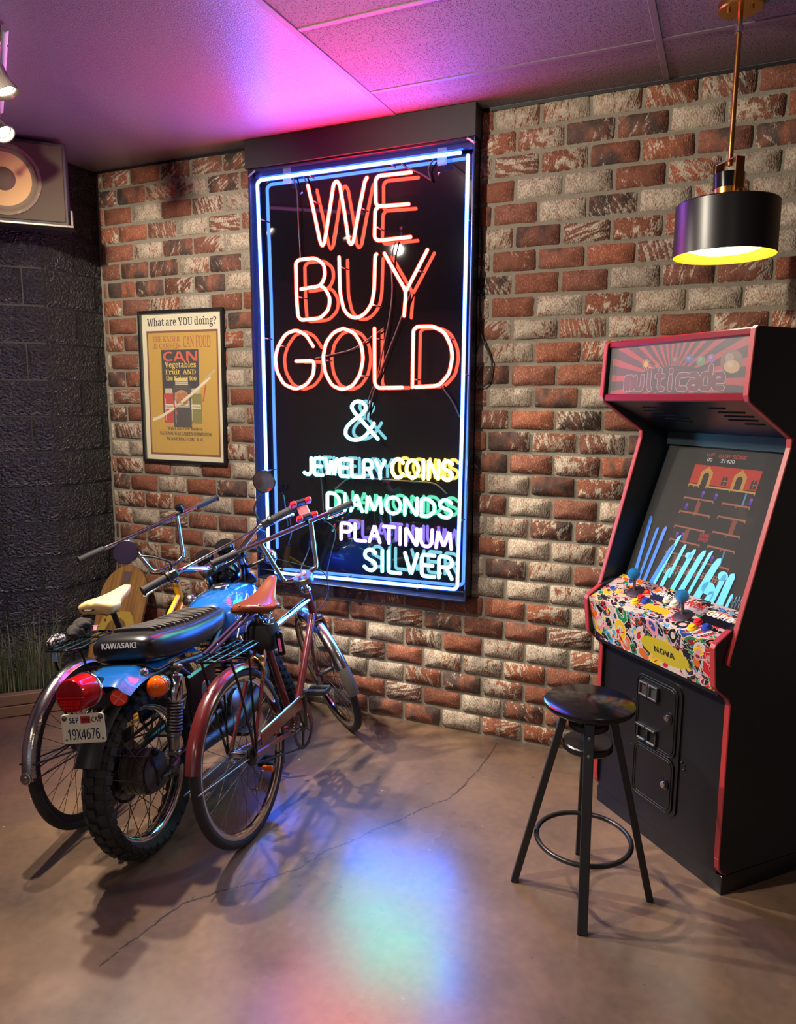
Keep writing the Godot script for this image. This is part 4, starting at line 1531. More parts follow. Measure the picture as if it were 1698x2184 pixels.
func build_arcade() -> void:
	var X := Transform3D(Basis(Vector3.UP, deg_to_rad(-43.0)), V(3.121, 0, 0.625))
	var T := thing("arcade_cabinet", "tall black arcade cabinet with red edging, sticker-covered control panel and lit game screen", "arcade cabinet", X)
	var D := -0.47
	var w := 0.70
	var black := mat(rgb(15, 16, 20), 0.34)
	var side_black := mat(rgb(15, 25, 32), 0.4)
	var red := mat(rgb(150, 42, 42), 0.42)
	# profiles are (z, y)
	var low := [Vector2(D, .075), Vector2(-.03, .075), Vector2(-.008, .085), Vector2(.004, .105), Vector2(.008, .14), Vector2(.010, .695), Vector2(.020, .715), Vector2(.070, .752), Vector2(.082, .768), Vector2(.096, .898), Vector2(.090, .910), Vector2(.030, .948), Vector2(-.02, .97), Vector2(D, .97)]
	var up := [Vector2(D, .835), Vector2(.040, .835), Vector2(.046, .842), Vector2(.044, .86), Vector2(-.150, 1.535), Vector2(-.150, 1.565), Vector2(.046, 1.682), Vector2(.052, 1.698), Vector2(.040, 1.898), Vector2(.030, 1.906), Vector2(D, 1.906)]
	var turn := Transform3D(Basis(V(0, 0, 1), V(0, 1, 0), V(-1, 0, 0)), Vector3.ZERO)     # (z, y) polygons, extruded along -x
	for sd in [-1, 1]:
		for part in [[low, 0.316, 0.336, "lower_side"], [up, 0.334, 0.352, "upper_side"]]:
			var s := S()
			if sd < 0:
				prism(s, turn, part[0], part[1], part[2])
			else:
				prism(s, turn, part[0], -part[2], -part[1])
			var panel := put(T, part[3], s, side_black)
			var line := []
			var edge: Array = part[0]
			for k in range(1, edge.size() - 1):
				line.append(V((part[1] + part[2]) / 2 * sd, edge[k].y, edge[k].x))
			s = S()
			var lip: float = part[2] - part[1]
			for k in line.size() - 1:
				var a: Vector3 = line[k]
				var b: Vector3 = line[k + 1]
				if k == line.size() - 2 and part[3] == "lower_side": continue
				var t := (b - a).normalized()
				var f := Transform3D(Basis(V(1, 0, 0), t, V(1, 0, 0).cross(t)), (a + b) / 2)
				box(s, f, V(lip + .003, a.distance_to(b) + .003, .006), .0022)
			put(panel, "edge_molding", s, red)
	var s := S()
	box(s, at(0, .035, (D - .012) / 2), V(.672, .07, -D - .012), .002)
	put(T, "base", s, black)
	s = S()
	box(s, at(0, .40, .0 + -.012), V(.634, .65, .02), .001)
	box(s, at(0, .728, .022), V(.634, .012, .05), .001)
	put(T, "front_panel", s, black)
	s = S()
	box(s, at(0, .99, D + .01), V(.66, 1.82, .02))
	put(T, "back_panel", s, black)
	# coin door with two framed hatches
	var door_mat := mat(rgb(16, 16, 18), 0.32)
	var rounded := func(hw: float, y0: float, y1: float, rad: float) -> Array:
		var o := []
		for q in [[1, y1 - rad, 0], [-1, y1 - rad, 90], [-1, y0 + rad, 180], [1, y0 + rad, 270]]:
			for k in 6:
				var a := deg_to_rad(q[2] + 90.0 * k / 5)
				o.append(Vector2(q[0] * (hw - rad) + rad * cos(a), q[1] + rad * sin(a)))
		return o
	s = S()
	prism(s, Transform3D(), rounded.call(.122, .158, .672, .04), -.004, .004)
	var coin := put(T, "coin_door", s, door_mat)
	for q in [[.388, .654, .5265, "coin_hatch"], [.172, .380, .268, "cash_hatch"]]:
		s = S()
		prism(s, Transform3D(), rounded.call(.104, q[0], q[1], .03), .004, .007)
		for rim in [[.104, 0.0, .0025], [.094, .010, .0022]]:
			var ring := []
			for p in rounded.call(rim[0], q[0] + rim[1], q[1] - rim[1], .03 - rim[1] * .5):
				ring.append(V(p.x, p.y, .0075))
			tube(s, ring, rim[2], 6, true)
		put(coin, q[3], s, door_mat)
		s = S()
		var lp := V(.066, q[2] + .01, .007)
		lathe(s, along(lp, V(0, 0, 1)), [Vector2(.021, 0), Vector2(.021, .004), Vector2(.018, .005), Vector2(0, .005)], 20)
		put(coin, "lock_plate", s, door_mat)
		s = S()
		lathe(s, along(lp + V(0, 0, .004), V(0, 0, 1)), [Vector2(.012, 0), Vector2(.0125, .006), Vector2(.010, .010), Vector2(.004, .010), Vector2(.003, .007), Vector2(0, .007)], 18)
		put(coin, "lock", s, M.chrome)
	for q in [[-.062, .602], [-.012, .602]]:
		s = S()
		for e in [[0, .024, .048, .008], [0, -.024, .048, .008]]:
			box(s, at(q[0], q[1] + e[1], .014), V(e[2], e[3], .014), .002)
		for e in [-.020, .020]:
			box(s, at(q[0] + e, q[1], .014), V(.008, .042, .014), .002)
		box(s, at(q[0], q[1], .009), V(.034, .042, .006))
		put(coin, "coin_slot", s, mat(rgb(52, 54, 58), 0.4))
	text(coin, "price_digits", "25", Transform3D(Basis(V(0, 0, 1), PI / 2), V(-.062, .602, .0125)), .012, .026, glow(rgb(200, 20, 40), .35), "mono", .001)
	for q in [[-.062, .43], [-.010, .43]]:
		s = S()
		box(s, at(q[0], q[1] + .028, .016), V(.050, .009, .02), .002)
		box(s, at(q[0], q[1] - .028, .013), V(.046, .012, .014), .004)
		box(s, at(q[0] - .022, q[1], .011), V(.006, .056, .01), .001)
		box(s, at(q[0] + .022, q[1], .011), V(.006, .056, .01), .001)
		put(coin, "coin_return", s, mat(rgb(40, 41, 43), 0.4))
	for q in [[.135, .395], [.148, .390], [.146, .372], [-.128, .53], [-.128, .518], [-.128, .345]]:
		s = S()
		ball(s, at(q[0], q[1], -.002), .0065, 10, .7)
		put(T, "carriage_bolt", s, door_mat)
	# control panel: a sloping top and an apron, one picture wrapped over both
	var st := mat(rgb(214, 208, 206), 0.22)
	st.albedo_texture = tex(sticker_picture())
	var cw := .316
	var front_a := V(0, .905, .092)
	var back_a := V(0, .985, -.075)
	s = S()
	s.set_smooth_group(-1)
	quad_uv(s, front_a + V(-cw, 0, 0), front_a + V(cw, 0, 0), back_a + V(cw, 0, 0), back_a + V(-cw, 0, 0), Rect2(0, 0, 1, .68))
	quad_uv(s, V(-cw, .736, .050), V(cw, .736, .050), front_a + V(cw, 0, 0), front_a + V(-cw, 0, 0), Rect2(0, .68, 1, .32))
	var panel := put(T, "control_panel", s, st)
	var up_n := (back_a - front_a).cross(V(-1, 0, 0)).normalized()
	if up_n.y < 0: up_n = -up_n
	var slope := (back_a - front_a).normalized()
	var P := func(u: float, v: float, h: float) -> Vector3: return front_a.lerp(back_a, v) + V(u, 0, 0) + up_n * h
	var words_b := Basis(V(1, 0, 0), slope, up_n)
	for q in [["GoPro", .235, .72, .03, .11, M.white_paint, "bold"], ["NBA", .117, .80, .034, .075, M.red_ink, "bold"], ["BOARDERS", -.015, .78, .02, .12, M.white_paint, "bold"], ["NOVA", .0, .60, .018, .085, M.ink, "bold"]]:
		text(panel, "sticker_lettering", q[0], Transform3D(words_b, P.call(q[1], q[2], .0006)), q[3], q[4], q[5], q[6], .0005)
	text(panel, "sticker_lettering", "NOVA", Transform3D(Basis(V(1, 0, 0), V(0, .971, .241), V(0, -.241, .971)), V(.085, .80, .0668)), .022, .1, M.ink, "bold", .0005)
	var glitter := bump(mat(rgb(40, 150, 210), 0.12, 0.3), M.fine, 0.4, 30.0)
	for q in [[-.165, .60], [.118, .42]]:
		s = S()
		lathe(s, Transform3D(Basis(V(1, 0, 0).rotated(V(0, 1, 0), 0), up_n, V(1, 0, 0).cross(up_n)), P.call(q[0], q[1], 0)), [Vector2(.036, 0), Vector2(.036, .002), Vector2(.028, .006), Vector2(.006, .008)], 28)
		var base := put(T, "joystick", s, mat(rgb(34, 26, 34), 0.45))
		s = S()
		var foot: Vector3 = P.call(q[0], q[1], .004)
		tube(s, [foot, foot + V(0, .055, .006)], .0062, 12)
		put(base, "shaft", s, mat(rgb(110, 98, 96), 0.35, 0.6))
		s = S()
		ball(s, Transform3D(Basis(), foot + V(0, .068, .008)), .0235, 20)
		put(base, "ball_top", s, glitter)
	for q in [[-.105, .47, rgb(196, 30, 38)], [-.072, .44, rgb(30, 62, 160)], [-.105, .33, rgb(234, 184, 30)], [.195, .38, rgb(196, 30, 38)], [.240, .33, rgb(30, 62, 160)], [.200, .20, rgb(234, 184, 30)], [-.002, .66, rgb(226, 216, 196)], [.04, .62, rgb(226, 216, 196)]]:
		s = S()
		var f := Transform3D(Basis(V(1, 0, 0), up_n, V(1, 0, 0).cross(up_n)), P.call(q[0], q[1], 0))
		lathe(s, f, [Vector2(.0175, 0), Vector2(.0175, .003), Vector2(.015, .007), Vector2(.0125, .0075), Vector2(.0118, .0065), Vector2(.0118, .012), Vector2(.010, .0138), Vector2(0, .0128)], 22)
		put(T, "push_button", s, mat(q[2], 0.28))
	# screen cavity
	var sl := .37
	var tilt := V(0, 1, -sl).normalized()
	var nrm := V(0, sl, 1).normalized()
	var G := func(u: float, y: float, h: float) -> Vector3: return V(u, y, -.08 - sl * (y - .95)) + nrm * h
	s = S()
	var gb := Basis(V(1, 0, 0), tilt, nrm)
	box(s, Transform3D(gb, G.call(0, 1.255, -.012)), V(.632, .66, .01))
	put(T, "bezel", s, mat(rgb(6, 6, 8), 0.8, 0.0, 0.2))
	var im := screen_picture()
	var sm := mat(rgb(6, 6, 6), 0.9, 0.0, 0.1)
	sm.emission_enabled = true
	sm.emission_texture = tex(im)
	sm.emission = Color.BLACK
	sm.emission_energy_multiplier = 0.55
	s = S()
	quad_uv(s, G.call(-.160, 1.018, -.006), G.call(.152, 1.018, -.006), G.call(.152, 1.512, -.006), G.call(-.160, 1.512, -.006))
	put(T, "game_screen", s, sm)
	var sl2 := AreaLight3D.new()
	sl2.name = "screen_light"
	sl2.area_size = Vector2(.3, .48)
	sl2.light_color = Color(1.0, 0.6, 0.45)
	sl2.light_energy = 0.012
	sl2.shadow_enabled = true
	sl2.area_range = 6.0
	sl2.transform = X * Transform3D(Basis(V(-1, 0, 0), tilt, -nrm), G.call(0, 1.265, .012))
	add_child(sl2, true)
	s = S()
	box(s, Transform3D(gb, G.call(0, 1.25, .004)), V(.63, .63, .003))
	var glass := put(T, "screen_glass", s, clear_dim(0.02))
	# painted drips along the foot of the glass
	var cyan := mat(rgb(86, 190, 236), 0.3)
	var cobalt := mat(rgb(60, 120, 220), 0.3)
	s = S()
	var s2 := S()
	rng.seed = 8
	var F := Transform3D(gb, G.call(0, .95, .0062))
	var drips := [[-.262, .01, .29, -.02, .018], [-.235, .0, .25, .01, .014], [-.205, .0, .26, .02, .017], [-.175, .0, .20, .06, .02], [-.148, .03, .24, .05, .014], [-.115, .0, .11, .02, .02], [-.09, .07, .21, .03, .016], [-.06, .0, .20, .05, .022], [-.02, .0, .205, .055, .026], [.02, .0, .21, .05, .014],
		[.06, .0, .19, .05, .032], [.105, .0, .07, .02, .03], [.135, .02, .14, .02, .022], [.17, .0, .15, .015, .03], [.2, .0, .08, .01, .012]]
	for d in drips:
		var hw: float = d[4] / 2
		var y0: float = d[1]
		var y1: float = d[2]
		var poly := [Vector2(d[0] - hw, y0), Vector2(d[0] + hw, y0), Vector2(d[0] + hw + d[3] * .9, y1 - hw), Vector2(d[0] + hw * .4 + d[3], y1), Vector2(d[0] - hw * .6 + d[3], y1 - hw * .3), Vector2(d[0] - hw + d[3] * .85, y1 - hw * 2)]
		prism(s2 if d[0] < -.16 else s, F, poly, 0, .0004)
	for q in [[.105, .075, .03], [.148, .13, .022], [-.03, .17, .016]]:
		var o := []
		for k in 14:
			o.append(Vector2(q[0] + q[2] * cos(TAU * k / 14), q[1] + q[2] * .8 * sin(TAU * k / 14)))
		prism(s, F, o, 0, .0004)
	put(glass, "paint_drips", s, cyan)
	put(glass, "paint_drips", s2, cobalt)
	s = S()
	var sig := []
	for k in 26:
		sig.append(F * V(.215 + k * .0025, .05 + .022 * sin(k * 1.25) + k * .0008, .0006))
	tube(s, sig, .0008, 4)
	put(glass, "scrawl", s, mat(rgb(150, 190, 220), 0.5))
	# upper hood: speaker panel with slots, marquee
	s = S()
	var a0 := V(0, 1.684, .040)
	var b0 := V(0, 1.560, -.255)
	var hd := (b0 - a0).normalized()
	var hn := V(1, 0, 0).cross(hd)
	if hn.y > 0: hn = -hn
	var hb := Basis(V(1, 0, 0), hd, V(1, 0, 0).cross(hd))
	box(s, Transform3D(hb, (a0 + b0) / 2 - hn * .008), V(.666, a0.distance_to(b0), .014))
	put(T, "speaker_panel", s, black)
	for u in [-.16, .16]:
		for k in 5:
			s = S()
			var off := [.0, .02, .012, -.01, .0]
			box(s, Transform3D(hb, a0.lerp(b0, .22 + k * .105) + V(u + off[k] * (1 if u > 0 else -1) + k * .012, 0, 0) + hn * .0005), V([.07, .11, .12, .12, .08][k], .005, .003))
			put(T, "speaker_slot", s, mat(rgb(3, 3, 4), 0.9))
	s = S()
	box(s, at(0, 1.535, -.285), V(.632, .05, .04))
	put(T, "top_bezel_strip", s, mat(rgb(40, 54, 62), 0.3))
	var mq := mat(rgb(188, 184, 188), 0.35)
	mq.albedo_texture = tex(marquee_picture())
	s = S()
	quad_uv(s, V(-.318, 1.708, .030), V(.332, 1.708, .030), V(.332, 1.878, .022), V(-.318, 1.878, .022))
	put(T, "marquee", s, mq)
	s = S()
	box(s, Transform3D(Basis(V(1, 0, 0), -.047), V(.005, 1.793, .0315)), V(.658, .18, .004))
	put(T, "marquee_glass", s, clear(Color.WHITE, 0.05, 0.0))
	var red2 := mat(rgb(118, 20, 32), 0.26)
	for q in [[1.893, .020, .024], [1.693, .034, .026]]:
		s = S()
		box(s, at(.0, q[0], q[1]), V(.668, q[2], .028), .004)
		put(T, "marquee_rail", s, red2)
	s = S()
	box(s, at(0, 1.902, D / 2), V(.668, .014, -D - .01))
	put(T, "top_panel", s, black)

# ------------------------------------------------------------------ wheels
var unit_spoke: ArrayMesh

func wheel(par: Node, called: String, xf: Transform3D, R: float, fat: float, rim_r: float, rim_w: float, hub_r: float, hub_w: float, spokes: int, rim_m: Material, tyre_m: Material, hub_m: Material, wire: float) -> MeshInstance3D:   # axle along x
	if unit_spoke == null:
		var us := S()
		tube(us, [V(0, 0, 0), V(0, 1, 0)], 1.0, 5)
		us.generate_normals()
		unit_spoke = us.commit()
	var ax := Transform3D(Basis(V(0, -1, 0), V(1, 0, 0), V(0, 0, 1)), Vector3.ZERO)     # lathe axis Y turned to x
	var s := S()
	var hw := rim_w / 2
	var ro := rim_r + 0.012
	lathe(s, ax, [Vector2(rim_r - .008, -hw * .3), Vector2(rim_r, -hw * .8), Vector2(ro, -hw), Vector2(ro + .003, -hw), Vector2(ro + .003, -hw + .003), Vector2(ro - .006, -hw * .5), Vector2(ro - .008, hw * .5), Vector2(ro + .003, hw - .003), Vector2(ro + .003, hw), Vector2(ro, hw), Vector2(rim_r, hw * .8), Vector2(rim_r - .008, hw * .3), Vector2(rim_r - .008, -hw * .3)], 72)
	var W := put(par, called, s, rim_m, xf)
	s = S()
	var tr := (R - ro) / 2.0 + .003
	var mid := ro - .003 + tr
	var prof := []
	for k in 15:
		var a := PI + TAU * k / 14
		prof.append(Vector2(mid + tr * cos(a + PI / 2 * 0), fat * .5 * sin(a)))
	prof.reverse()
	prof = prof.map(func(v): return Vector2(v.x, -v.y))
	lathe(s, ax, prof, 72)
	put(W, "tyre", s, tyre_m)
	s = S()
	lathe(s, ax, [Vector2(0, -hub_w / 2 - .012), Vector2(.007, -hub_w / 2 - .012), Vector2(.008, -hub_w / 2 - .002), Vector2(hub_r, -hub_w / 2), Vector2(hub_r, -hub_w / 2 + .004), Vector2(hub_r * .62, -hub_w / 2 + .009), Vector2(hub_r * .55, 0), Vector2(hub_r * .62, hub_w / 2 - .009), Vector2(hub_r, hub_w / 2 - .004), Vector2(hub_r, hub_w / 2), Vector2(.008, hub_w / 2 + .002), Vector2(.007, hub_w / 2 + .012), Vector2(0, hub_w / 2 + .012)], 24)
	put(W, "hub", s, hub_m)
	var sm: Material = M.iron if rim_m != M.chrome else M.dull_steel
	for k in spokes:
		var side := 1 if k % 2 == 0 else -1
		var a := TAU * k / spokes
		var cross := 0.62 * (1 if (k / 2) % 2 == 0 else -1)
		var p := V((hub_w / 2 - .003) * side, hub_r * .88 * sin(a + cross), hub_r * .88 * cos(a + cross))
		var q := V(.004 * side, (rim_r - .006) * sin(a), (rim_r - .006) * cos(a))
		var f := along(p, q - p)
		f.basis = f.basis * Basis.from_scale(V(wire, p.distance_to(q), wire))
		putm(W, "spoke", unit_spoke, sm, f)
	return W

func mudguard(s: SurfaceTool, c: Vector3, R: float, w: float, a0: float, a1: float, depth: float, n := 26) -> void:   # angles from straight back (+z) over the top, degrees
	var rows := []
	for i in n + 1:
		var a := deg_to_rad(lerpf(a0, a1, float(i) / n))
		var row := []
		for j in 9:
			var t := j / 4.0 - 1.0
			var r := R - depth * (1.0 - sqrt(maxf(0.0, 1.0 - t * t * .96)))
			row.append(c + V(w / 2 * t, r * sin(a), r * cos(a)))
		rows.append(row)
	sheet(s, rows, .0016)

func steer_xf(H: Vector3, rake: float, d: float) -> Transform3D:
	var B := Basis(V(0, cos(rake), sin(rake)), d)
	return Transform3D(B, H - B * H)

func grip(s: SurfaceTool, a: Vector3, b: Vector3, r: float, rings: int) -> void:
	var f := along(a, b - a)
	var L := a.distance_to(b)
	var prof := [Vector2(0, 0), Vector2(r * .9, 0)]
	for k in rings:
		var y := L * (k + .1) / (rings + .6)
		prof.append(Vector2(r, y))
		prof.append(Vector2(r * 1.06, y + L * .2 / rings))
		prof.append(Vector2(r * 1.06, y + L * .62 / rings))
		prof.append(Vector2(r, y + L * .8 / rings))
	prof.append_array([Vector2(r, L * .96), Vector2(r * 1.35, L * .965), Vector2(r * 1.35, L), Vector2(0, L)])
	lathe(s, f, prof, 16)

# ------------------------------------------------------------------ bicycles
func bicycle(called: String, label: String, pos: Vector3, yaw: float, lean: float, o: Dictionary) -> Node3D:
	# local: rear wheel touches the ground at the origin, forward is -z
	var T := thing(called, label, "bicycle", Transform3D(Basis(Vector3.UP, deg_to_rad(yaw)) * Basis(Vector3(0, 0, 1), deg_to_rad(lean)), pos), "")
	var R: float = o.R
	var paint: Material = o.paint
	var axle := V(0, R, 0)
	var bb: Vector3 = o.bb
	var H: Vector3 = o.head
	var rake: float = deg_to_rad(o.rake)
	var ax := V(0, cos(rake), sin(rake))
	var ht := H + ax * .04
	var hb := H - ax * .11
	var st := steer_xf(H, rake, deg_to_rad(o.steer))
	var seat_top: Vector3 = o.seat_tube
	wheel(T, "rear_wheel", at(0, R, 0), R, .038, R - .045, .030, .031, .075, 36, o.rim, M.rubber, M.chrome if o.hub_bright else M.dull_steel, .0011)
	var fw := Transform3D(Basis(), V(0, R, -o.wb))
	wheel(T, "front_wheel", st * fw, R, .038, R - .045, .030, .019, .07, 36, o.rim, M.rubber, M.dull_steel, .0011)
	var s := S()
	tube(s, [bb, seat_top], .0155, 14)
	put(T, "seat_tube", s, paint)
	s = S()
	tube(s, [hb, ht], .019, 16)
	put(T, "head_tube", s, paint)
	s = S()
	if o.step_through:
		tube(s, [seat_top.lerp(bb, .55), hb + ax * .075], .0125, 14)
	else:
		tube(s, [seat_top - V(0, .02, 0), ht - ax * .045], .0145, 14)
	put(T, "top_tube", s, o.top_paint)
	s = S()
	tube(s, [hb + ax * .03, bb], .0165, 14)
	put(T, "down_tube", s, paint)
	for k in [-1, 1]:
		s = S()
		tube(s, fillet([bb + V(.025 * k, 0, .02), bb.lerp(axle, .35) + V(.036 * k, 0, 0), axle + V(.052 * k, 0, 0)], .08), .0095, 10)
		put(T, "chain_stay", s, paint)
		s = S()
		tube(s, fillet([seat_top + V(.014 * k, -.03, .01), seat_top.lerp(axle, .3) + V(.032 * k, 0, 0), axle + V(.052 * k, 0, 0)], .08), .0078, 10)
		put(T, "seat_stay", s, paint)
		s = S()
		tube(s, fillet([hb + V(.028 * k, -.005, -.005), hb + V(.04 * k, -.05, -.02), V(.048 * k, R + .10, -o.wb + .045), V(.048 * k, R, -o.wb)], .12), [.011, .011, .011, .011, .011, .010, .009, .008, .008, .007], 10)
		put(T, "fork_blade", s, paint, st)
	s = S()
	box(s, Transform3D(Basis(V(1, 0, 0), ax, V(1, 0, 0).cross(ax)), hb + V(0, -.012, -.006)), V(.085, .022, .032), .008)
	put(T, "fork_crown", s, M.chrome if o.crown_bright else paint, st)
	s = S()
	lathe(s, along(ht, ax), [Vector2(.02, -.006), Vector2(.024, 0), Vector2(.024, .006), Vector2(.017, .009), Vector2(.022, .013), Vector2(.022, .019), Vector2(.012, .022)], 20)
	put(T, "headset", s, M.chrome)
	# raised bars: a straight top bar on two bent risers
	var bar: Vector3 = o.bar
	var half: float = o.half
	var clamp_: Vector3 = o.clamp
	s = S()
	tube(s, [ht, Vector3(0, clamp_.y - .02, clamp_.z + .005), clamp_], .0115, 12)
	put(T, "stem", s, M.chrome, st)
	s = S()
	tube(s, [bar + V(-half + .01, 0, 0), bar + V(half - .01, 0, 0)], .0108, 14)
	tube(s, fillet([bar + V(-o.jl, 0, 0), clamp_ + V(-.085, .012, 0), clamp_ + V(-.05, 0, 0), clamp_ + V(.05, 0, 0), clamp_ + V(.085, .012, 0), bar + V(o.jr, 0, 0)], .04, 5), .0108, 14)
	put(T, "handlebar", s, M.chrome, st)
	for k in [-1, 1]:
		s = S()
		grip(s, bar + V((half - .125) * k, 0, 0), bar + V(half * k, 0, 0), .0150, 6)
		put(T, "grip", s, M.grip, st)
	# saddle
	s = S()
	var sd: Vector3 = o.saddle
	var len_: float = o.saddle_len
	var wid: float = o.saddle_w
	var rise: float = o.saddle_rise
	var rings := []
	for i in 15:
		var t := i / 14.0
		var w := wid * (0.80 + 0.2 * sin(t * 5.0)) if t < .32 else lerpf(wid * .995, .021, pow((t - .32) / .68, .55))
		if t < .07: w *= .35 + 9.3 * t
		var z := sd.z - len_ * t
		var y: float = sd.y + rise * t - o.saddle_dip * sin(PI * minf(t * 1.1, 1.0))
		var hgt: float = o.saddle_h * (1.0 - .35 * t) * (0.55 if i == 0 or i == 14 else 1.0)
		var ring := []
		for k in 16:
			var a := TAU * k / 16
			var cx := cos(a)
			var cy := sin(a)
			ring.append(V(signf(cx) * pow(absf(cx), .75) * w, y - hgt * .5 + (cy * hgt * .5 if cy > 0 else cy * hgt * (.5 if absf(cx) < .6 else .75)), z))
		rings.append(ring)
	loft(s, rings)
	var saddle := put(T, "saddle", s, o.saddle_m)
	if o.rivets:
		s = S()
		for q in [[-.09, .035, .2], [-.045, .008, .25], [0, .006, .25], [.045, .008, .25], [.09, .035, .2], [.0, .93, 0]]:
			ball(s, at(q[0], sd.y + rise * q[1] + .0 - o.saddle_dip * .3 * q[1], sd.z - len_ * q[1] - .008), .0055, 8, .5)
		put(saddle, "rivets", s, M.brass)
		for k in [-1, 1]:
			s = S()
			coil(s, V(.062 * k, sd.y - .085, sd.z - .035), V(.062 * k, sd.y - .022, sd.z - .03), .021, .0023, 3.0)
			put(saddle, "spring", s, M.chrome)
		s = S()
		tube(s, fillet([V(-.062, sd.y - .085, sd.z - .03), V(-.03, sd.y - .07, sd.z - .06), V(0, sd.y - .08, sd.z - .08), V(.03, sd.y - .07, sd.z - .06), V(.062, sd.y - .085, sd.z - .03)], .03), .0026, 6)
		tube(s, fillet([V(-.06, sd.y - .085, sd.z - .04), V(-.02, sd.y - .06, sd.z - .14), V(-.012, sd.y + .02, sd.z - len_ + .02)], .05), .0026, 6)
		tube(s, fillet([V(.06, sd.y - .085, sd.z - .04), V(.02, sd.y - .06, sd.z - .14), V(.012, sd.y + .02, sd.z - len_ + .02)], .05), .0026, 6)
		put(saddle, "saddle_rail", s, M.chrome)
	else:
		s = S()
		for k in [-1, 1]:
			tube(s, fillet([V(.035 * k, sd.y - .03, sd.z - .02), V(.022 * k, sd.y - .062, sd.z - .06), V(.02 * k, sd.y - .062, sd.z - .16), V(.008 * k, sd.y - .02, sd.z - len_ + .04)], .03), .0035, 8)
		box(s, at(0, sd.y - .062, sd.z - .085), V(.10, .016, .05), .005)
		put(saddle, "saddle_rail", s, M.black)
		s = S()
		lathe(s, along(V(0, sd.y - .072, sd.z - .11), V(0, 1, 0)), [Vector2(.0, -.012), Vector2(.02, -.01), Vector2(.026, .0), Vector2(.026, .012), Vector2(.02, .02), Vector2(0, .02)], 16)
		put(saddle, "seat_clamp", s, M.black)
		s = S()
		box(s, at(-.015, sd.y - .032, sd.z + .004), V(.055, .0095, .003), .003)
		put(saddle, "maker_badge", s, M.ink)
		s = S()
		box(s, at(-.015, sd.y - .032, sd.z + .0055), V(.034, .005, .001))
		put(saddle, "badge_stripe", s, M.white_paint)
	s = S()
	tube(s, [seat_top - (seat_top - bb).normalized() * .06, V(0, sd.y - .06, seat_top.z + (sd.y - .06 - seat_top.y) * .45)], .0125, 12)
	put(T, "seat_post", s, M.black if not o.rivets else M.steel)
	# guards
	s = S()
	mudguard(s, axle, R + .018, .058, o.guard_a0, o.guard_a1, .022)
	put(T, "rear_mudguard", s, o.guard_m)
	s = S()
	mudguard(s, V(0, R, -o.wb), R + .024, .055, o.front_a0, o.front_a1, .020)
	var fg := put(T, "front_mudguard", s, M.old_chrome, st)
	s = S()
	mudguard(s, V(0, R, -o.wb), R + .0255, .056, o.front_a0 - 9.0, o.front_a0 + 14.0, .020, 8)
	put(fg, "mud_flap", s, mat(rgb(92, 86, 80), 0.6))
	s = S()
	for k in [-1, 1]:
		tube(s, [V(.05 * k, R, .0), V(.027 * k, R + (R + .01) * sin(.05), (R + .012) * cos(.05))], .0032, 6)
		if o.extra_stay:
			tube(s, [V(.05 * k, R, .0), V(.027 * k, R + (R + .01) * sin(.22), (R + .012) * cos(.22))], .004, 6)
	put(T, "guard_stay", s, o.stay_m)
	s = S()
	for k in [-1, 1]:
		tube(s, [V(.045 * k, R, -o.wb), V(.026 * k, R + (R + .01) * sin(.12), -o.wb + (R + .01) * cos(.12))], .0028, 6)
	put(T, "guard_stay", s, M.dull_steel, st)
	# rack
	var ry: float = o.rack_y
	s = S()
	tube(s, fillet([V(-.055, ry - .01, o.rack_f), V(-.066, ry, o.rack_b - .05), V(-.05, ry + .006, o.rack_b), V(.05, ry + .006, o.rack_b), V(.066, ry, o.rack_b - .05), V(.055, ry - .01, o.rack_f), V(-.055, ry - .01, o.rack_f)], .04), .0048, 8)
	for u in [-.022, .022]:
		tube(s, [V(u, ry - .008, o.rack_f), V(u, ry + .004, o.rack_b)], .004, 8)
	for zz in [.33, .66]:
		var z := lerpf(o.rack_f, o.rack_b, zz)
		tube(s, [V(-.06, ry - .004, z), V(.06, ry - .004, z)], .004, 8)
	for k in [-1, 1]:
		tube(s, fillet([V(.062 * k, ry, lerpf(o.rack_f, o.rack_b, .82)), V(.066 * k, ry - .12, lerpf(o.rack_f, o.rack_b, .72)), V(.062 * k, R, .0)], .05), .0048, 8)
		tube(s, [V(.06 * k, ry - .005, lerpf(o.rack_f, o.rack_b, .35)), V(.062 * k, R + .01, -.006)], .0045, 8)
	put(T, "luggage_rack", s, M.black_gloss)
	# drive side
	var rc := bb + V(.047, 0, 0)
	s = S()
	var f := Transform3D(Basis(V(0, -1, 0), V(1, 0, 0), V(0, 0, 1)), rc)
	var ring_p := []
	for k in 92:
		var a := TAU * k / 92
		var rr: float = o.ring_r + (.004 if k % 2 == 0 else 0.0)
		ring_p.append(V(.0, rr * cos(a), rr * sin(a)))
	var inner := []
	for k in 92:
		var a := TAU * k / 92
		inner.append(V(0, (o.ring_r - .013) * cos(a), (o.ring_r - .013) * sin(a)))
	for k in 92:
		var k2 := (k + 1) % 92
		s.set_smooth_group(-1)
		var A: Vector3 = rc + ring_p[k]
		var B: Vector3 = rc + ring_p[k2]
		var C: Vector3 = rc + inner[k2]
		var Dd: Vector3 = rc + inner[k]
		var e := V(.002, 0, 0)
		quad_o(s, A + e, B + e, C + e, Dd + e, rc)
		quad_o(s, A - e, B - e, C - e, Dd - e, rc)
		quad_o(s, A + e, B + e, B - e, A - e, rc)
	for k in 5:
		var a := TAU * k / 5 + .3
		tube(s, [rc, rc + V(0, (o.ring_r - .01) * cos(a), (o.ring_r - .01) * sin(a))], .006, 6, false, .5)
	lathe(s, f, [Vector2(0, -.008), Vector2(.02, -.008), Vector2(.022, .004), Vector2(0, .008)], 18)
	put(T, "chain_ring", s, M.dull_steel)
	s = S()
	var top := []
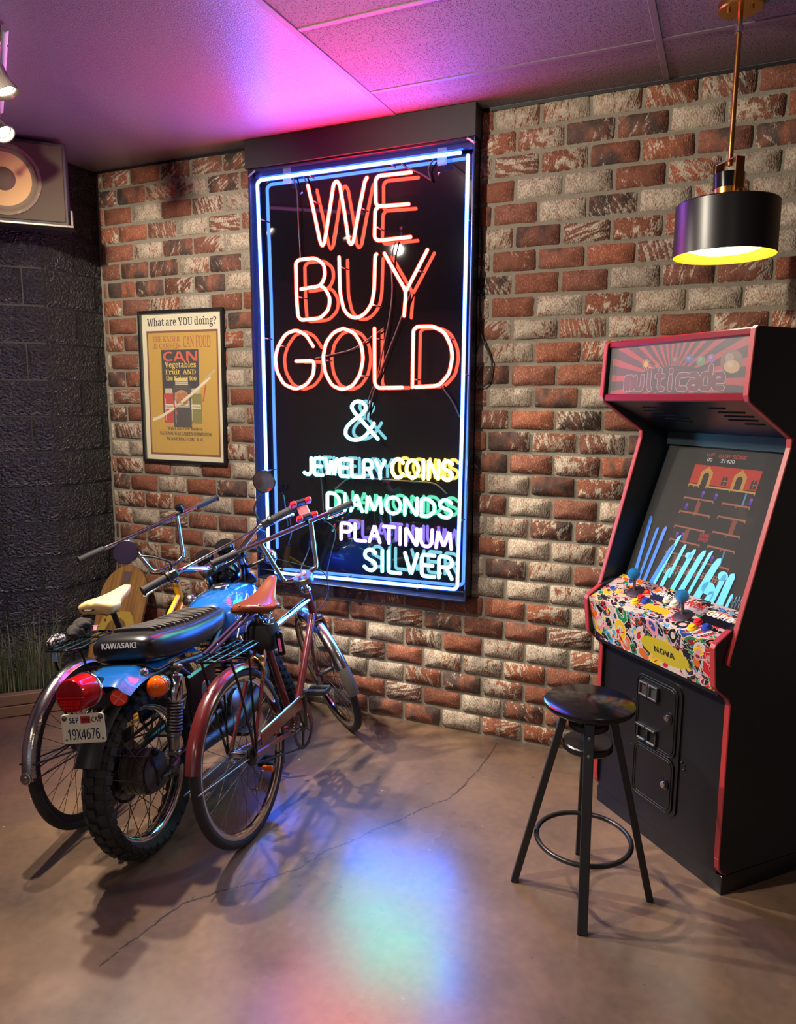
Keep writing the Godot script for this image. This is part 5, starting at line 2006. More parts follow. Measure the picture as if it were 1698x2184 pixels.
	for k in 13:
		var a := deg_to_rad(90.0 + 15.0 * k)
		top.append(rc + V(0, o.ring_r * sin(a), -.0 + o.ring_r * cos(a)))
	var chain := []
	for k in 13:
		var a := PI / 2 + PI * k / 12
		chain.append(rc + V(0, o.ring_r * sin(a), o.ring_r * cos(a)))
	for k in 7:
		var a := -PI / 2 + PI * k / 6
		chain.append(V(rc.x, R + .034 * sin(a), .034 * cos(a)))
	tube(s, chain, .0042, 4, true, .55)
	put(T, "chain", s, M.iron)
	s = S()
	lathe(s, Transform3D(f.basis, V(rc.x, R, 0)), [Vector2(0, -.004), Vector2(.034, -.003), Vector2(.034, .003), Vector2(.01, .008), Vector2(0, .012)], 20)
	put(T, "sprocket", s, M.iron)
	for k in [-1, 1]:
		var dir: Vector3 = V(0, .995, -.02) * k
		s = S()
		var c0 := bb + V(.058 * k, 0, 0)
		var c1 := bb + V(.075 * k, 0, 0) + dir * .165
		tube(s, [c0, c1], [.0095, .0075], 10, false, .7)
		ball(s, Transform3D(Basis(), c1), .010, 10)
		var crank := put(T, "crank", s, M.dull_steel)
		s = S()
		var pc := c1 + V(.062 * k, 0, 0)
		for q in [-.028, .028]:
			box(s, at(pc.x, pc.y, pc.z + q), V(.095, .024, .022), .004)
		box(s, at(pc.x - .045 * k, pc.y, pc.z), V(.006, .018, .05))
		box(s, at(pc.x + .045 * k, pc.y, pc.z), V(.006, .018, .05))
		tube(s, [c1, pc + V(.04 * k, 0, 0)], .006, 8)
		put(crank, "pedal", s, M.rubber)
	return T

func build_red_bicycle() -> void:
	var o := {"R": .33, "paint": M.maroon, "top_paint": M.chrome, "bb": V(0, .255, -.44), "head": V(0, .755, -.752), "rake": 19.8, "steer": 45.0, "wb": .985, "seat_tube": V(0, .735, -.285), "rim": M.chrome, "hub_bright": true, "crown_bright": true,
		"bar": V(0, 1.094, -.695), "half": .359, "jl": .123, "jr": .136, "clamp": V(0, .872, -.715), "saddle": V(0, .868, -.195), "saddle_len": .235, "saddle_w": .108, "saddle_h": .04, "saddle_rise": .072, "saddle_dip": .02, "saddle_m": M.leather, "rivets": true,
		"guard_a0": 14.0, "guard_a1": 118.0, "guard_m": M.maroon, "front_a0": -2.0, "front_a1": 104.0, "extra_stay": false, "step_through": false, "stay_m": M.steel, "rack_y": .742, "rack_f": -.16, "rack_b": .14, "ring_r": .092}
	var T := bicycle("red_bicycle", "maroon bicycle with a chrome top tube, brown leather saddle and chain guard, nearest the stool", V(1.710, 0, 1.217), 6.8, 7.0, o)
	var st := steer_xf(o.head, deg_to_rad(o.rake), deg_to_rad(o.steer))
	# chain guard
	var poly := [Vector2(.045, .352), Vector2(.052, .398), Vector2(.40, .402), Vector2(.45, .385), Vector2(.49, .335), Vector2(.505, .255), Vector2(.482, .25), Vector2(.462, .31), Vector2(.42, .345), Vector2(.36, .352)]
	var turn := Transform3D(Basis(V(0, 0, -1), V(0, 1, 0), V(1, 0, 0)), Vector3.ZERO)
	var s := S()
	prism(s, turn, poly, .062, .066)
	var g := put(T, "chain_guard", s, M.maroon)
	s = S()
	tube(s, [V(.0645, .400, -.048), V(.0645, .404, -.40), V(.0645, .394, -.435), V(.0645, .372, -.463)], .0065, 8)
	put(g, "guard_edge", s, M.chrome)
	# cup-shaped lamp on the stem, with cables
	s = S()
	lathe(s, along(V(-.0, .845, -.70), V(0, .95, .3)), [Vector2(0, 0), Vector2(.044, .001), Vector2(.046, .005), Vector2(.046, .028), Vector2(.043, .031), Vector2(0, .031)], 28)
	put(T, "stem_drum", s, M.steel, st)
	s = S()
	for q in [[-.02, .01], [.015, -.012], [.004, .02]]:
		ball(s, at(q[0], .884, -.69 + q[1]), .011, 8)
	put(T, "drum_trinkets", s, mat(rgb(206, 130, 150), 0.4), st)
	for q in [[-.16, .01, .30], [.19, -.02, .26]]:
		s = S()
		var p0 := st * (V(q[0], 1.09, -.70) + V(0, 0, -.02))
		tube(s, fillet([p0, p0 + V(.05, -.07, -.08), V(.06, .86, -.86), V(.05, .74, -.88), V(.02, .68, -.80)], .1, 6), .0024, 6)
		put(T, "brake_cable", s, M.black)
	s = S()
	var p1 := st * V(.15, 1.085, -.71)
	tube(s, fillet([p1, p1 + V(-.06, -.14, -.05), V(-.03, .88, -.74), V(-.03, .76, -.72), V(.0, .715, -.66)], .1, 6), .0024, 6)
	put(T, "brake_cable", s, M.black)
	for k in [-1, 1]:
		s = S()
		box(s, at(.215 * k, 1.084, -.70), V(.022, .028, .03), .006)
		tube(s, fillet([V(.215 * k, 1.075, -.715), V(.24 * k, 1.066, -.745), V(.33 * k, 1.062, -.748)], .02), [.006, .006, .005, .005, .005, .0045, .004], 8)
		put(T, "brake_lever", s, M.chrome if k > 0 else M.black_gloss, st)
	s = S()
	var c := [V(.03, .62, -.175), V(-.03, .62, -.175)]
	tube(s, fillet([V(.034, .565, -.165), V(.05, .60, -.175), V(.03, .645, -.18), V(0, .655, -.19)], .02), .0055, 8)
	tube(s, fillet([V(-.034, .565, -.165), V(-.05, .60, -.175), V(-.03, .645, -.18), V(0, .655, -.19)], .02), .0055, 8)
	tube(s, [V(.032, .645, -.18), V(.046, .665, -.178)], .007, 8)
	put(T, "rear_brake", s, M.brass)
	s = S()
	tube(s, fillet([V(.034, .63, -.935), V(.05, .67, -.93), V(.03, .715, -.93), V(0, .72, -.92)], .02), .0055, 8)
	tube(s, fillet([V(-.034, .63, -.935), V(-.05, .67, -.93), V(-.03, .715, -.93), V(0, .72, -.92)], .02), .0055, 8)
	put(T, "front_brake", s, M.chrome, st)
	s = S()
	tube(s, [V(.045, .24, -.06), V(.02, .165, -.055)], .006, 8)
	tube(s, [V(.021, .166, -.055), V(-.012, .160, -.05)], .0055, 8)
	put(T, "kickstand", s, M.steel)
	s = S()
	box(s, at(.05, .235, -.09), V(.045, .022, .012), .003)
	put(T, "pedal_reflector", s, M.amber)
	# bag and torch under the saddle
	s = S()
	var rings := []
	for q in [[.66, .05, .035], [.68, .062, .052], [.72, .066, .058], [.76, .06, .05], [.785, .04, .03]]:
		var ring := []
		for k in 14:
			var a := TAU * k / 14
			ring.append(V(q[1] * signf(cos(a)) * pow(absf(cos(a)), .6), q[0], -.285 + q[2] * signf(sin(a)) * pow(absf(sin(a)), .6)))
		rings.append(ring)
	loft(s, rings)
	put(T, "saddle_bag", s, M.cloth_black)
	s = S()
	lathe(s, along(V(.086, .64, -.265), V(-.02, 1, .05)), [Vector2(0, 0), Vector2(.010, 0), Vector2(.0155, .004), Vector2(.0155, .095), Vector2(.011, .10), Vector2(0, .10)], 18)
	put(T, "torch", s, M.black_gloss)
	s = S()
	tube(s, [V(.086 + .004, .66, -.250), V(.086 + .003, .715, -.247)], .006, 8)
	put(T, "torch_strip", s, mat(rgb(226, 100, 160), 0.3))
	for q in [-.012, .014]:
		s = S()
		tube(s, [V(-.05 + q, .752, .06), V(-.035 + q, .80, -.13), V(-.02 + q, .83, -.26)], .0065, 10)
		put(T, "pump_rod", s, mat(rgb(66, 46, 58), 0.3, 0.4))
	# phone clamp on the bar
	var C := Transform3D(Basis(Vector3.UP, deg_to_rad(6.8)) * Basis(Vector3(0, 0, 1), deg_to_rad(7.0)), V(1.710, 0, 1.217)) * st
	var X := C * Transform3D(Basis(V(1, 0, 0), -.55) * Basis(V(0, 0, 1), -.12), V(.115, 1.150, -.665))
	var P := thing("phone_holder", "red and black phone clamp on the handlebar of the maroon bicycle", "phone holder", X)
	s = S()
	box(s, at(0, 0, 0), V(.052, .062, .012), .005)
	put(P, "back_plate", s, mat(rgb(158, 84, 92), 0.4))
	for q in [[.046, .082, "upper_jaw"], [-.036, .072, "lower_jaw"]]:
		s = S()
		box(s, at(0, q[0], .008), V(.04, .018, .034), .004)
		var jaw := put(P, q[2], s, M.black)
		s = S()
		for k in [-1, 1]:
			box(s, at(.036 * k, q[0] - .003, .012), V(.030, .022, .036), .005)
		put(jaw, "jaw_pad", s, mat(rgb(196, 22, 30), 0.35))
	s = S()
	tube(s, [V(0, -.02, -.004), V(0, -.05, -.03)], .011, 10)
	put(P, "bar_mount", s, M.black)

func build_left_bicycle() -> void:
	var o := {"R": .318, "paint": M.yellow, "top_paint": M.yellow, "bb": V(0, .26, -.43), "head": V(0, .735, -.868), "rake": 19.8, "steer": 52.0, "wb": 1.03, "seat_tube": V(0, .60, -.385), "rim": M.iron, "hub_bright": false, "crown_bright": false,
		"bar": V(0, 1.074, -.817), "half": .373, "jl": .138, "jr": .138, "clamp": V(0, .86, -.83), "saddle": V(0, .852, -.165), "saddle_len": .27, "saddle_w": .088, "saddle_h": .058, "saddle_rise": .012, "saddle_dip": .006, "saddle_m": M.cream, "rivets": false,
		"guard_a0": 2.0, "guard_a1": 122.0, "guard_m": M.old_chrome, "front_a0": 0.0, "front_a1": 110.0, "extra_stay": true, "step_through": true, "stay_m": M.black, "rack_y": .722, "rack_f": -.22, "rack_b": .085, "ring_r": .085}
	var T := bicycle("yellow_bicycle", "yellow framed bicycle with a cream saddle, chrome mudguard and high chrome bars, beside the planter", V(1.05, 0, 1.375), 12.8, 5.0, o)
	var st := steer_xf(o.head, deg_to_rad(o.rake), deg_to_rad(o.steer))
	var s := S()
	lathe(s, along(V(0, .342, .336), V(0, .1, 1)), [Vector2(0, -.004), Vector2(.021, -.004), Vector2(.022, .002), Vector2(.018, .004), Vector2(.012, .003), Vector2(.009, .008), Vector2(0, .009)], 24)
	put(T, "guard_reflector", s, M.old_chrome)
	s = S()
	tube(s, [V(.17, 1.076, -.815), V(.17, 1.095, -.80)], .008, 8)
	lathe(s, along(V(.165, 1.09, -.80), V(-.25, 1, .2)), [Vector2(0, 0), Vector2(.018, .002), Vector2(.0225, .014), Vector2(.021, .03), Vector2(.012, .034), Vector2(0, .035)], 18)
	put(T, "bell", s, M.black_gloss, st)
	s = S()
	box(s, at(-.045, .695, .04), V(.022, .045, .003), .003)
	put(T, "rack_bracket", s, M.pale_blue)
	# a rolled checked rag and gloves on the rack
	var X := T.transform
	s = S()
	tube(s, fillet([V(-.052, .745, .055), V(-.05, .752, .01), V(-.04, .748, -.02)], .03), [.012, .021, .023, .024, .022, .018, .016], 12)
	var im := Image.create(64, 64, false, Image.FORMAT_RGB8)
	for y in 64:
		for x in 64:
			im.set_pixel(x, y, rgb(226, 214, 208) if (x / 8 % 2 == 0 and y / 8 % 2 == 0) else rgb(20, 18, 20))
	var ck := mat(Color.WHITE, 0.9)
	ck.albedo_texture = tex(im)
	ck.uv1_triplanar = true
	ck.uv1_scale = V(16, 16, 16)
	tag(put(self, "checked_rag", s, ck, X), "rolled black and white checked rag on the rack of the yellow bicycle", "rag")
	var Gl := thing("work_gloves", "pair of dark gloves crumpled on the rack behind the cream saddle", "gloves", X * at(-.035, .728, -.095))
	for q in [[0.0, .022, .0, .045, .028], [.02, .046, -.03, .042, .022], [-.012, .03, -.06, .05, .03]]:
		s = S()
		var rings := []
		for i in 9:
			var t := i / 8.0
			var ring := []
			for k in 14:
				var a := TAU * k / 14
				var w := sin(PI * clampf(t, .06, .94)) * (1.0 + .22 * sin(a * 3.0 + i * 1.9 + q[0] * 90.0))
				ring.append(V(q[0] + q[3] * .75 * cos(a) * w, q[1] + q[4] * sin(a) * w, q[2] + q[3] * (1.0 - 2.0 * t)))
			rings.append(ring)
		loft(s, rings)
		put(Gl, "glove", s, mat(rgb(52, 47, 44), 0.95))
	s = S()
	for k in 4:
		tube(s, fillet([V(.03 + .006 * k, .02, -.075 - .002 * k), V(.036 + .006 * k, .028, -.06), V(.042 + .006 * k, .012, -.04)], .01), .004, 6)
	put(Gl, "cuff_ribs", s, mat(rgb(178, 120, 118), 0.9))

# ------------------------------------------------------------------ motorcycle
func knobs(s: SurfaceTool, R: float, half: float, n: int) -> void:
	for k in n:
		for j in 5:
			var off := 0.5 if j % 2 == 1 else 0.0
			var a := TAU * (k + off) / n
			var across: float = [-62.0, -31.0, 0.0, 31.0, 62.0][j]
			var b := deg_to_rad(across)
			var c := R - half
			var up := V(0, sin(a), cos(a))
			var nn := up * cos(b) + V(sin(b), 0, 0)
			nn = nn.normalized()
			var p := up * c + (up * cos(b) + V(sin(b), 0, 0)) * half
			var t := V(0, cos(a), -sin(a))
			box(s, Transform3D(Basis(t, nn, t.cross(nn)), p), V(.030, .024, .026), .003)

func build_motorcycle() -> void:
	var X := Transform3D(Basis(Vector3.UP, deg_to_rad(10.15)) * Basis(Vector3(0, 0, 1), deg_to_rad(7.6)), V(1.419, -0.02, 1.427))
	var T := thing("motorcycle", "blue vintage trail motorcycle with knobbly tyres, black seat, red tail lamp and a white plate", "motorcycle", X)
	var H := V(0, .85, -.896)
	var rake := deg_to_rad(27.0)
	var ax := V(0, cos(rake), sin(rake))
	var st := steer_xf(H, rake, .78)
	var R := .325
	var WB := 1.333
	var s := S()
	for e in [[V(0, R, 0), Transform3D(), "rear_wheel", .105, .245], [V(0, .335, -WB), st, "front_wheel", .085, .262]]:
		var W := wheel(T, e[2], e[1] * Transform3D(Basis(), e[0]), e[0].y - .034, e[3], e[4] - .013, .052, .074 if e[2] == "rear_wheel" else .055, .115 if e[2] == "rear_wheel" else .09, 36, M.chrome, M.rubber, M.dull_steel, .0017)
		s = S()
		knobs(s, e[0].y - .031, e[3] * .47, 36 if e[2] == "rear_wheel" else 42)
		put(W, "tread_knobs", s, M.rubber)
	# rear hub: brake plate, sprocket
	var fx := Transform3D(Basis(V(0, -1, 0), V(1, 0, 0), V(0, 0, 1)), V(0, R, 0))
	s = S()
	lathe(s, fx, [Vector2(0, -.052), Vector2(.078, -.05), Vector2(.083, -.04), Vector2(.083, -.02), Vector2(.080, -.018), Vector2(.083, -.014), Vector2(.083, .004), Vector2(.080, .006), Vector2(.083, .01), Vector2(.084, .034), Vector2(.079, .044), Vector2(.068, .05), Vector2(.05, .054), Vector2(.03, .062), Vector2(0, .062)], 40)
	put(T, "brake_drum", s, M.dull_steel)
	s = S()
	box(s, Transform3D(Basis(V(1, 0, 0), .15), V(.056, R + .005, .012)), V(.014, .12, .018), .004)
	lathe(s, Transform3D(fx.basis, V(.05, R + .07, -.005)), [Vector2(0, 0), Vector2(.014, 0), Vector2(.014, .016), Vector2(.006, .024), Vector2(0, .024)], 14)
	put(T, "brake_arm", s, M.iron)
	s = S()
	var sp := []
	for k in 76:
		var a := TAU * k / 76
		var rr := .108 + (.006 if k % 2 == 0 else 0.0)
		sp.append(Vector2(rr * cos(a), rr * sin(a)))
	prism(s, Transform3D(Basis(V(0, 0, -1), V(0, 1, 0), V(1, 0, 0)), V(0, R, 0)), sp, -.072, -.066)
	put(T, "sprocket", s, M.steel)
	s = S()
	var ch := []
	for k in 11:
		var a := -PI / 2 + PI * k / 10
		ch.append(V(-.069, R + .108 * sin(a), .108 * cos(a)))
	for k in 7:
		var a := PI / 2 + PI * k / 6
		ch.append(V(-.069, .40 + .04 * sin(a), -.47 + .04 * cos(a)))
	tube(s, ch, .008, 5, true, .6)
	put(T, "drive_chain", s, M.iron)
	for k in [-1, 1]:
		s = S()
		tube(s, fillet([V(.115 * k, R - .005, .035), V(.115 * k, R + .02, -.10), V(.09 * k, .385, -.46)], .06), .017, 12, false, 1.25)
		put(T, "swing_arm", s, M.black)
		s = S()
		tube(s, [V(.098 * k, R, 0), V(.150 * k, R, 0)], .0095, 12)
		lathe(s, Transform3D(Basis(V(0, -1, 0) * k, V(1, 0, 0) * k, V(0, 0, 1)), V(.128 * k, R, 0)), [Vector2(0, 0), Vector2(.019, 0), Vector2(.019, .010), Vector2(.011, .012), Vector2(.011, .024), Vector2(0, .024)], 6)
		box(s, at(.122 * k, R - .004, .03), V(.016, .028, .05), .004)
		put(T, "axle_nut", s, M.dull_steel)
		# shock absorber
		var a := V(.150 * k, .692, -.088)
		var b := V(.132 * k, .388, -.016)
		var d := (b - a).normalized()
		s = S()
		lathe(s, along(a + d * .122, -d), [Vector2(0, 0), Vector2(.026, 0), Vector2(.0275, .003), Vector2(.0275, .092), Vector2(.024, .097), Vector2(.012, .10), Vector2(.012, .118)], 24)
		var shock := put(T, "shock_absorber", s, M.chrome)
		s = S()
		coil(s, a + d * .240, a + d * .12, .0265, .0042, 10.5, 6)
		put(shock, "spring", s, M.steel)
		s = S()
		lathe(s, along(b + d * -.012, -d), [Vector2(.016, 0), Vector2(.019, .005), Vector2(.019, .045), Vector2(.027, .05), Vector2(.027, .062), Vector2(.012, .066), Vector2(.012, .19)], 20)
		put(shock, "damper_body", s, M.steel)
		s = S()
		for e in [a, b]:
			lathe(s, Transform3D(Basis(V(0, -1, 0) * k, V(1, 0, 0) * k, V(0, 0, 1)), e - V(.014 * k, 0, 0)), [Vector2(0, 0), Vector2(.018, 0), Vector2(.018, .026), Vector2(.011, .028), Vector2(.011, .038), Vector2(.006, .043), Vector2(0, .043)], 14)
		put(shock, "shock_eye", s, M.steel)
		# frame
		s = S()
		tube(s, fillet([V(.11 * k, .70, .05), V(.12 * k, .69, -.12), V(.11 * k, .64, -.40), V(.04 * k, .80, -.84)], .1), .013, 10)
		tube(s, fillet([V(.11 * k, .665, -.16), V(.105 * k, .45, -.42), V(.10 * k, .22, -.50), V(.09 * k, .20, -.72), V(.03 * k, .72, -.92)], .1), .013, 10)
		put(T, "frame_tube", s, M.black)
		s = S()
		tube(s, [V(.10 * k, .285, -.42), V(.21 * k, .28, -.42)], .010, 8)
		box(s, at(.19 * k, .285, -.42), V(.09, .018, .05), .004)
		put(T, "foot_peg", s, M.iron)
		# front fork
		s = S()
		var f0 := H + ax * .10 + V(.092 * k, 0, -.05)
		var f1 := V(.092 * k, .335, -WB)
		var fd := (f1 - f0).normalized()
		tube(s, [f0, f0 + fd * .42], .0175, 14)
		var fork := put(T, "fork_leg", s, M.black, st)
		s = S()
		tube(s, [f0 + fd * .33, f1 - fd * .03], .0225, 14)
		put(fork, "slider", s, M.steel)
		s = S()
		lathe(s, along(f0 - fd * .012, -fd), [Vector2(.019, -.07), Vector2(.019, 0), Vector2(.014, .008), Vector2(0, .008)], 16)
		put(fork, "fork_cap", s, M.chrome)
	# engine and exhaust, mostly hidden
	s = S()
	box(s, at(0, .33, -.60), V(.22, .20, .34), .04)
	var eng := put(T, "engine_case", s, M.dull_steel)
	for k in 9:
		s = S()
		box(s, Transform3D(Basis(V(1, 0, 0), -.35), V(0, .44 + k * .019, -.68 - k * .006)), V(.17 - absf(k - 4) * .004, .006, .15), .002)
		put(eng, "cooling_fin", s, M.iron)
	s = S()
	lathe(s, Transform3D(fx.basis, V(.105, .34, -.56)), [Vector2(0, 0), Vector2(.085, 0), Vector2(.085, .02), Vector2(.06, .035), Vector2(0, .038)], 28)
	put(eng, "clutch_cover", s, M.steel)
	s = S()
	tube(s, fillet([V(.06, .52, -.78), V(.13, .44, -.86), V(.15, .33, -.72), V(.14, .31, -.40), V(.145, .335, -.20), V(.15, .345, -.06)], .12), [.022, .022, .022, .022, .022, .03, .03, .03, .04, .04, .04, .038, .03, .03, .026], 12)
	put(T, "exhaust_pipe", s, M.black)
	for k in [-1, 1]:
		s = S()
		box(s, at(.118 * k, .52, -.30), V(.02, .19, .22), .009)
		put(T, "side_cover", s, M.black_gloss)
	s = S()
	lathe(s, Transform3D(fx.basis, V(.125, .52, -.31)), [Vector2(0, 0), Vector2(.04, 0), Vector2(.036, .006), Vector2(0, .008)], 24)
	put(T, "cover_badge", s, M.steel)
	s = S()
	tube(s, [V(-.08, .25, -.45), V(-.20, .045, -.52)], .010, 8)
	tube(s, [V(-.20, .045, -.52), V(-.215, .045, -.50)], .015, 8)
	put(T, "side_stand", s, M.iron)
	# rear mudguard, blue
	s = S()
	var rows := []
	for i in 17:
		var t := i / 16.0
		var z := lerpf(-.34, .172, t)
		var y := .735 + .012 * sin(t * PI) - (.10 * pow(maxf(0.0, .35 - t), 1.4)) - (.012 * pow(maxf(0.0, t - .86) / .14, 2.0))
		var hw := lerpf(.094, .124, smoothstep(0.2, .95, t))
		var row := []
		for j in 15:
			var u := j / 7.0 - 1.0
			var au := absf(u)
			var drop := .006 * au * au + .034 * smoothstep(.62, 1.0, au)
			var flare := 1.0 + .05 * smoothstep(.9, 1.0, au)
			row.append(V(hw * u * flare, y - drop, z + .012 * (1.0 - au * au) * t))
		rows.append(row)
	sheet(s, rows, .0025)
	var guard := put(T, "rear_mudguard", s, M.blue)
	for k in [-1, 1]:
		s = S()
		lathe(s, along(V(.103 * k, .722, .040), V(.75 * k, .65, .15)), [Vector2(.016, 0), Vector2(.016, .003), Vector2(.011, .005), Vector2(.011, .012), Vector2(.007, .014), Vector2(0, .012)], 18)
		put(guard, "mount_bolt", s, M.old_chrome)
	s = S()
	mudguard(s, V(0, R, 0), R + .022, .10, 28.0, 96.0, .03, 14)
	put(T, "inner_guard", s, M.black)
	# seat
	s = S()
	var rings := []
	for q in [[.020, .768, .826, .085], [.008, .746, .838, .118], [-.03, .731, .845, .131], [-.10, .716, .838, .135], [-.20, .70, .822, .134], [-.32, .69, .806, .131], [-.44, .685, .795, .126], [-.54, .69, .793, .118], [-.60, .70, .790, .105], [-.63, .72, .782, .085]]:
		var ring := []
		for k in 24:
			var a := TAU * k / 24
			var cx := cos(a)
			var sy := sin(a)
			ring.append(V(q[3] * signf(cx) * pow(absf(cx), .5), (q[1] + q[2]) * .5 + (q[2] - q[1]) * .5 * signf(sy) * pow(absf(sy), .55), q[0]))
		rings.append(ring)
	loft(s, rings)
	var seat := put(T, "seat", s, M.seat_vinyl)
	for k in 15:
		s = S()
		var z := -.09 - k * .033
		var y := lerpf(.8375, .804, clampf((-.09 - z) / .23, 0, 1)) if z > -.32 else lerpf(.804, .788, clampf((-.32 - z) / .25, 0, 1))
		tube(s, fillet([V(-.088, y - .006, z), V(-.07, y, z), V(.07, y, z), V(.088, y - .006, z)], .02), .0160, 8, false, .09)
		put(seat, "seat_rib", s, M.seat_top)
	s = S()
	tube(s, fillet([V(.128, .71, -.14), V(.126, .71, .0), V(.09, .745, .02), V(-.09, .745, .02), V(-.126, .71, .0), V(-.128, .71, -.14)], .05), .005, 6)
	put(seat, "seat_piping", s, M.black)
	text(seat, "lettering", "KAWASAKI", Transform3D(Basis(V(1, 0, 0), V(0, .98, -.2), V(0, .2, .98)), V(.006, .818, .0225)), .020, .146, M.white_paint, "bold", .0012)
	# tank
	s = S()
	rings = []
	for q in [[-.575, .66, .770, .075], [-.60, .635, .792, .115], [-.65, .615, .815, .135], [-.72, .605, .832, .142], [-.79, .605, .838, .140], [-.86, .62, .836, .128], [-.93, .66, .826, .108], [-.985, .70, .812, .085], [-1.01, .735, .795, .055]]:
		var ring := []
		for k in 28:
			var a := TAU * k / 28
			var cx := cos(a)
			var sy := sin(a)
			var top := 1.0 if sy < 0 else 1.0 - .16 * sy
			ring.append(V(q[3] * top * signf(cx) * pow(absf(cx), .62), (q[1] + q[2]) * .5 + (q[2] - q[1]) * .5 * signf(sy) * pow(absf(sy), .7), q[0]))
		rings.append(ring)
	loft(s, rings)
	var tank := put(T, "fuel_tank", s, M.blue)
	for k in [-1, 1]:
		for off in [0.0, .085]:
			s = S()
			var line := []
			for i in 9:
				var t := i / 8.0
				line.append(V((.1195 + .0235 * sin(PI * (.18 + .55 * t))) * k, lerpf(.80, .64, t), -.86 + .16 * t + off + .03 * sin(t * 3.0)))
			tube(s, line, .0032, 6)
			put(tank, "stripe", s, M.white_paint)
		s = S()
		box(s, Transform3D(Basis(V(0, 0, 1), -.18 * k), V(.137 * k, .735, -.745)), V(.004, .03, .10), .002)
		put(tank, "tank_badge", s, mat(rgb(120, 190, 220), 0.2, 0.5))
	s = S()
	lathe(s, along(V(0, .834, -.775), V(0, 1, .05)), [Vector2(.034, -.01), Vector2(.036, 0), Vector2(.036, .006), Vector2(.042, .008), Vector2(.042, .014), Vector2(.038, .018), Vector2(.02, .020), Vector2(0, .019)], 32)
	put(tank, "filler_cap", s, M.old_chrome)
	# tail lamp, reflectors, plate
	var back := Transform3D(Basis(V(1, 0, 0), PI / 2) , V(-.008, .725, .205))
	back.basis = Basis(V(1, 0, 0), V(0, .10, .995), V(0, -.995, .10))
	s = S()
	lathe(s, back, [Vector2(0, -.006), Vector2(.058, -.006), Vector2(.062, 0), Vector2(.062, .008), Vector2(.058, .010), Vector2(0, .010)], 44)
	var lamp := put(T, "tail_lamp", s, M.chrome)
	s = S()
	lathe(s, back, [Vector2(.0582, .010), Vector2(.057, .080), Vector2(.054, .088), Vector2(.050, .0893), Vector2(0, .09)], 44)
	put(lamp, "red_lens", s, M.red_lens)
	s = S()
	box(s, back * at(0, .0908, .004), V(.104, .003, .003))
	for i in 12:
		for j in 5:
			var px := -.055 + i * .010
			var pz := .016 + j * .010
			if px * px + pz * pz < .0021:
				box(s, back * at(px, .0905, pz), V(.0082, .003, .0082), .0012)
	put(lamp, "lens_facets", s, mat(rgb(214, 30, 22), 0.1))
	s = S()
	box(s, at(0, .672, .135), V(.075, .07, .10), .012)
	tube(s, [V(0, .70, .10), V(0, .735, .165)], .02, 10)
	put(T, "lamp_bracket", s, M.black)
	for k in [-1, 1]:
		s = S()
		var rd := V(.40 * k, 0, .92)
		lathe(s, along(V(.075 * k, .676, .158), rd), [Vector2(0, 0), Vector2(.033, 0), Vector2(.034, .006), Vector2(.030, .009), Vector2(0, .009)], 28)
		var rf := put(T, "side_reflector", s, M.black)
		s = S()
		lathe(s, along(V(.075 * k, .676, .158) + rd * .0088, rd), [Vector2(.029, 0), Vector2(.027, .0025), Vector2(0, .003)], 28)
		put(rf, "reflector_lens", s, M.orange_lens)
		s = S()
		var rx := along(V(.075 * k, .676, .158) + rd * .0118, rd)
		for e in [.78, -.78]:
			box(s, rx * Transform3D(Basis(V(0, 1, 0), e), Vector3.ZERO), V(.052, .0012, .0035))
		put(rf, "reflector_cross", s, mat(rgb(255, 150, 110), 0.2))
		# rear indicator
		s = S()
		tube(s, [V(.07 * k, .668, .03), V(.125 * k, .668, .045)], .008, 10)
		var sig := put(T, "rear_indicator", s, M.old_chrome)
		s = S()
		lathe(s, along(V(.150 * k, .668, .018), V(.08 * k, .02, 1)), [Vector2(0, -.02), Vector2(.028, -.018), Vector2(.0375, .004), Vector2(.039, .016), Vector2(.039, .022)], 28)
		put(sig, "indicator_cup", s, M.chrome)
		s = S()
		lathe(s, along(V(.150 * k, .668, .018), V(.08 * k, .02, 1)), [Vector2(.0385, .022), Vector2(.0385, .030), Vector2(.036, .032), Vector2(.036, .036), Vector2(.034, .048), Vector2(.024, .058), Vector2(.010, .062), Vector2(0, .0625)], 28)
		put(sig, "indicator_lens", s, M.amber)
	var PX := Transform3D(Basis(V(1, 0, 0), -.10), V(-.004, .610, .262))
	PX.basis = Basis(V(0, 1, 0), .10) * PX.basis
	s = S()
	var pl := []
	for q in [[1, 1, 0], [-1, 1, 90], [-1, -1, 180], [1, -1, 270]]:
		for k in 5:
			var a := deg_to_rad(q[2] + 90.0 * k / 4)
			pl.append(Vector2(q[0] * .069 + .010 * cos(a), q[1] * .040 + .010 * sin(a)))
	prism(s, PX, pl, -.001, .001)
	var plate := put(T, "number_plate", s, M.plate)
	s = S()
	var rim := []
	for p in pl:
		rim.append(PX * V(p.x * .975, p.y * .96, .0012))
	tube(s, rim, .0016, 6, true)
	put(plate, "plate_rim", s, M.plate)
	s = S()
	box(s, PX * at(-.030, .029, .0014), V(.046, .024, .0008))
	put(plate, "month_sticker", s, M.white_paint)
	s = S()
	box(s, PX * at(.0105, .029, .0015), V(.036, .024, .0010))
	put(plate, "year_sticker", s, M.red_ink)
	for q in [["SEP", -.031, .029, .019, .034, M.navy_ink, "bold"], ["2021", .0105, .029, .011, .026, M.ink, "bold"], ["CAL", .050, .029, .016, .034, M.ink, "sans"], ["19X4676", 0.0, -.019, .036, .116, M.navy_ink, "sans"]]:
		text(plate, "lettering", q[0], PX * at(q[1], q[2], .0022), q[3], q[4], q[5], q[6], .0010)
	s = S()
	for q in [[-.066, .036], [.066, .036]]:
		lathe(s, PX * along(V(q[0], q[1], .001), V(0, 0, 1)), [Vector2(.0085, 0), Vector2(.0085, .002), Vector2(.005, .005), Vector2(0, .005)], 12)
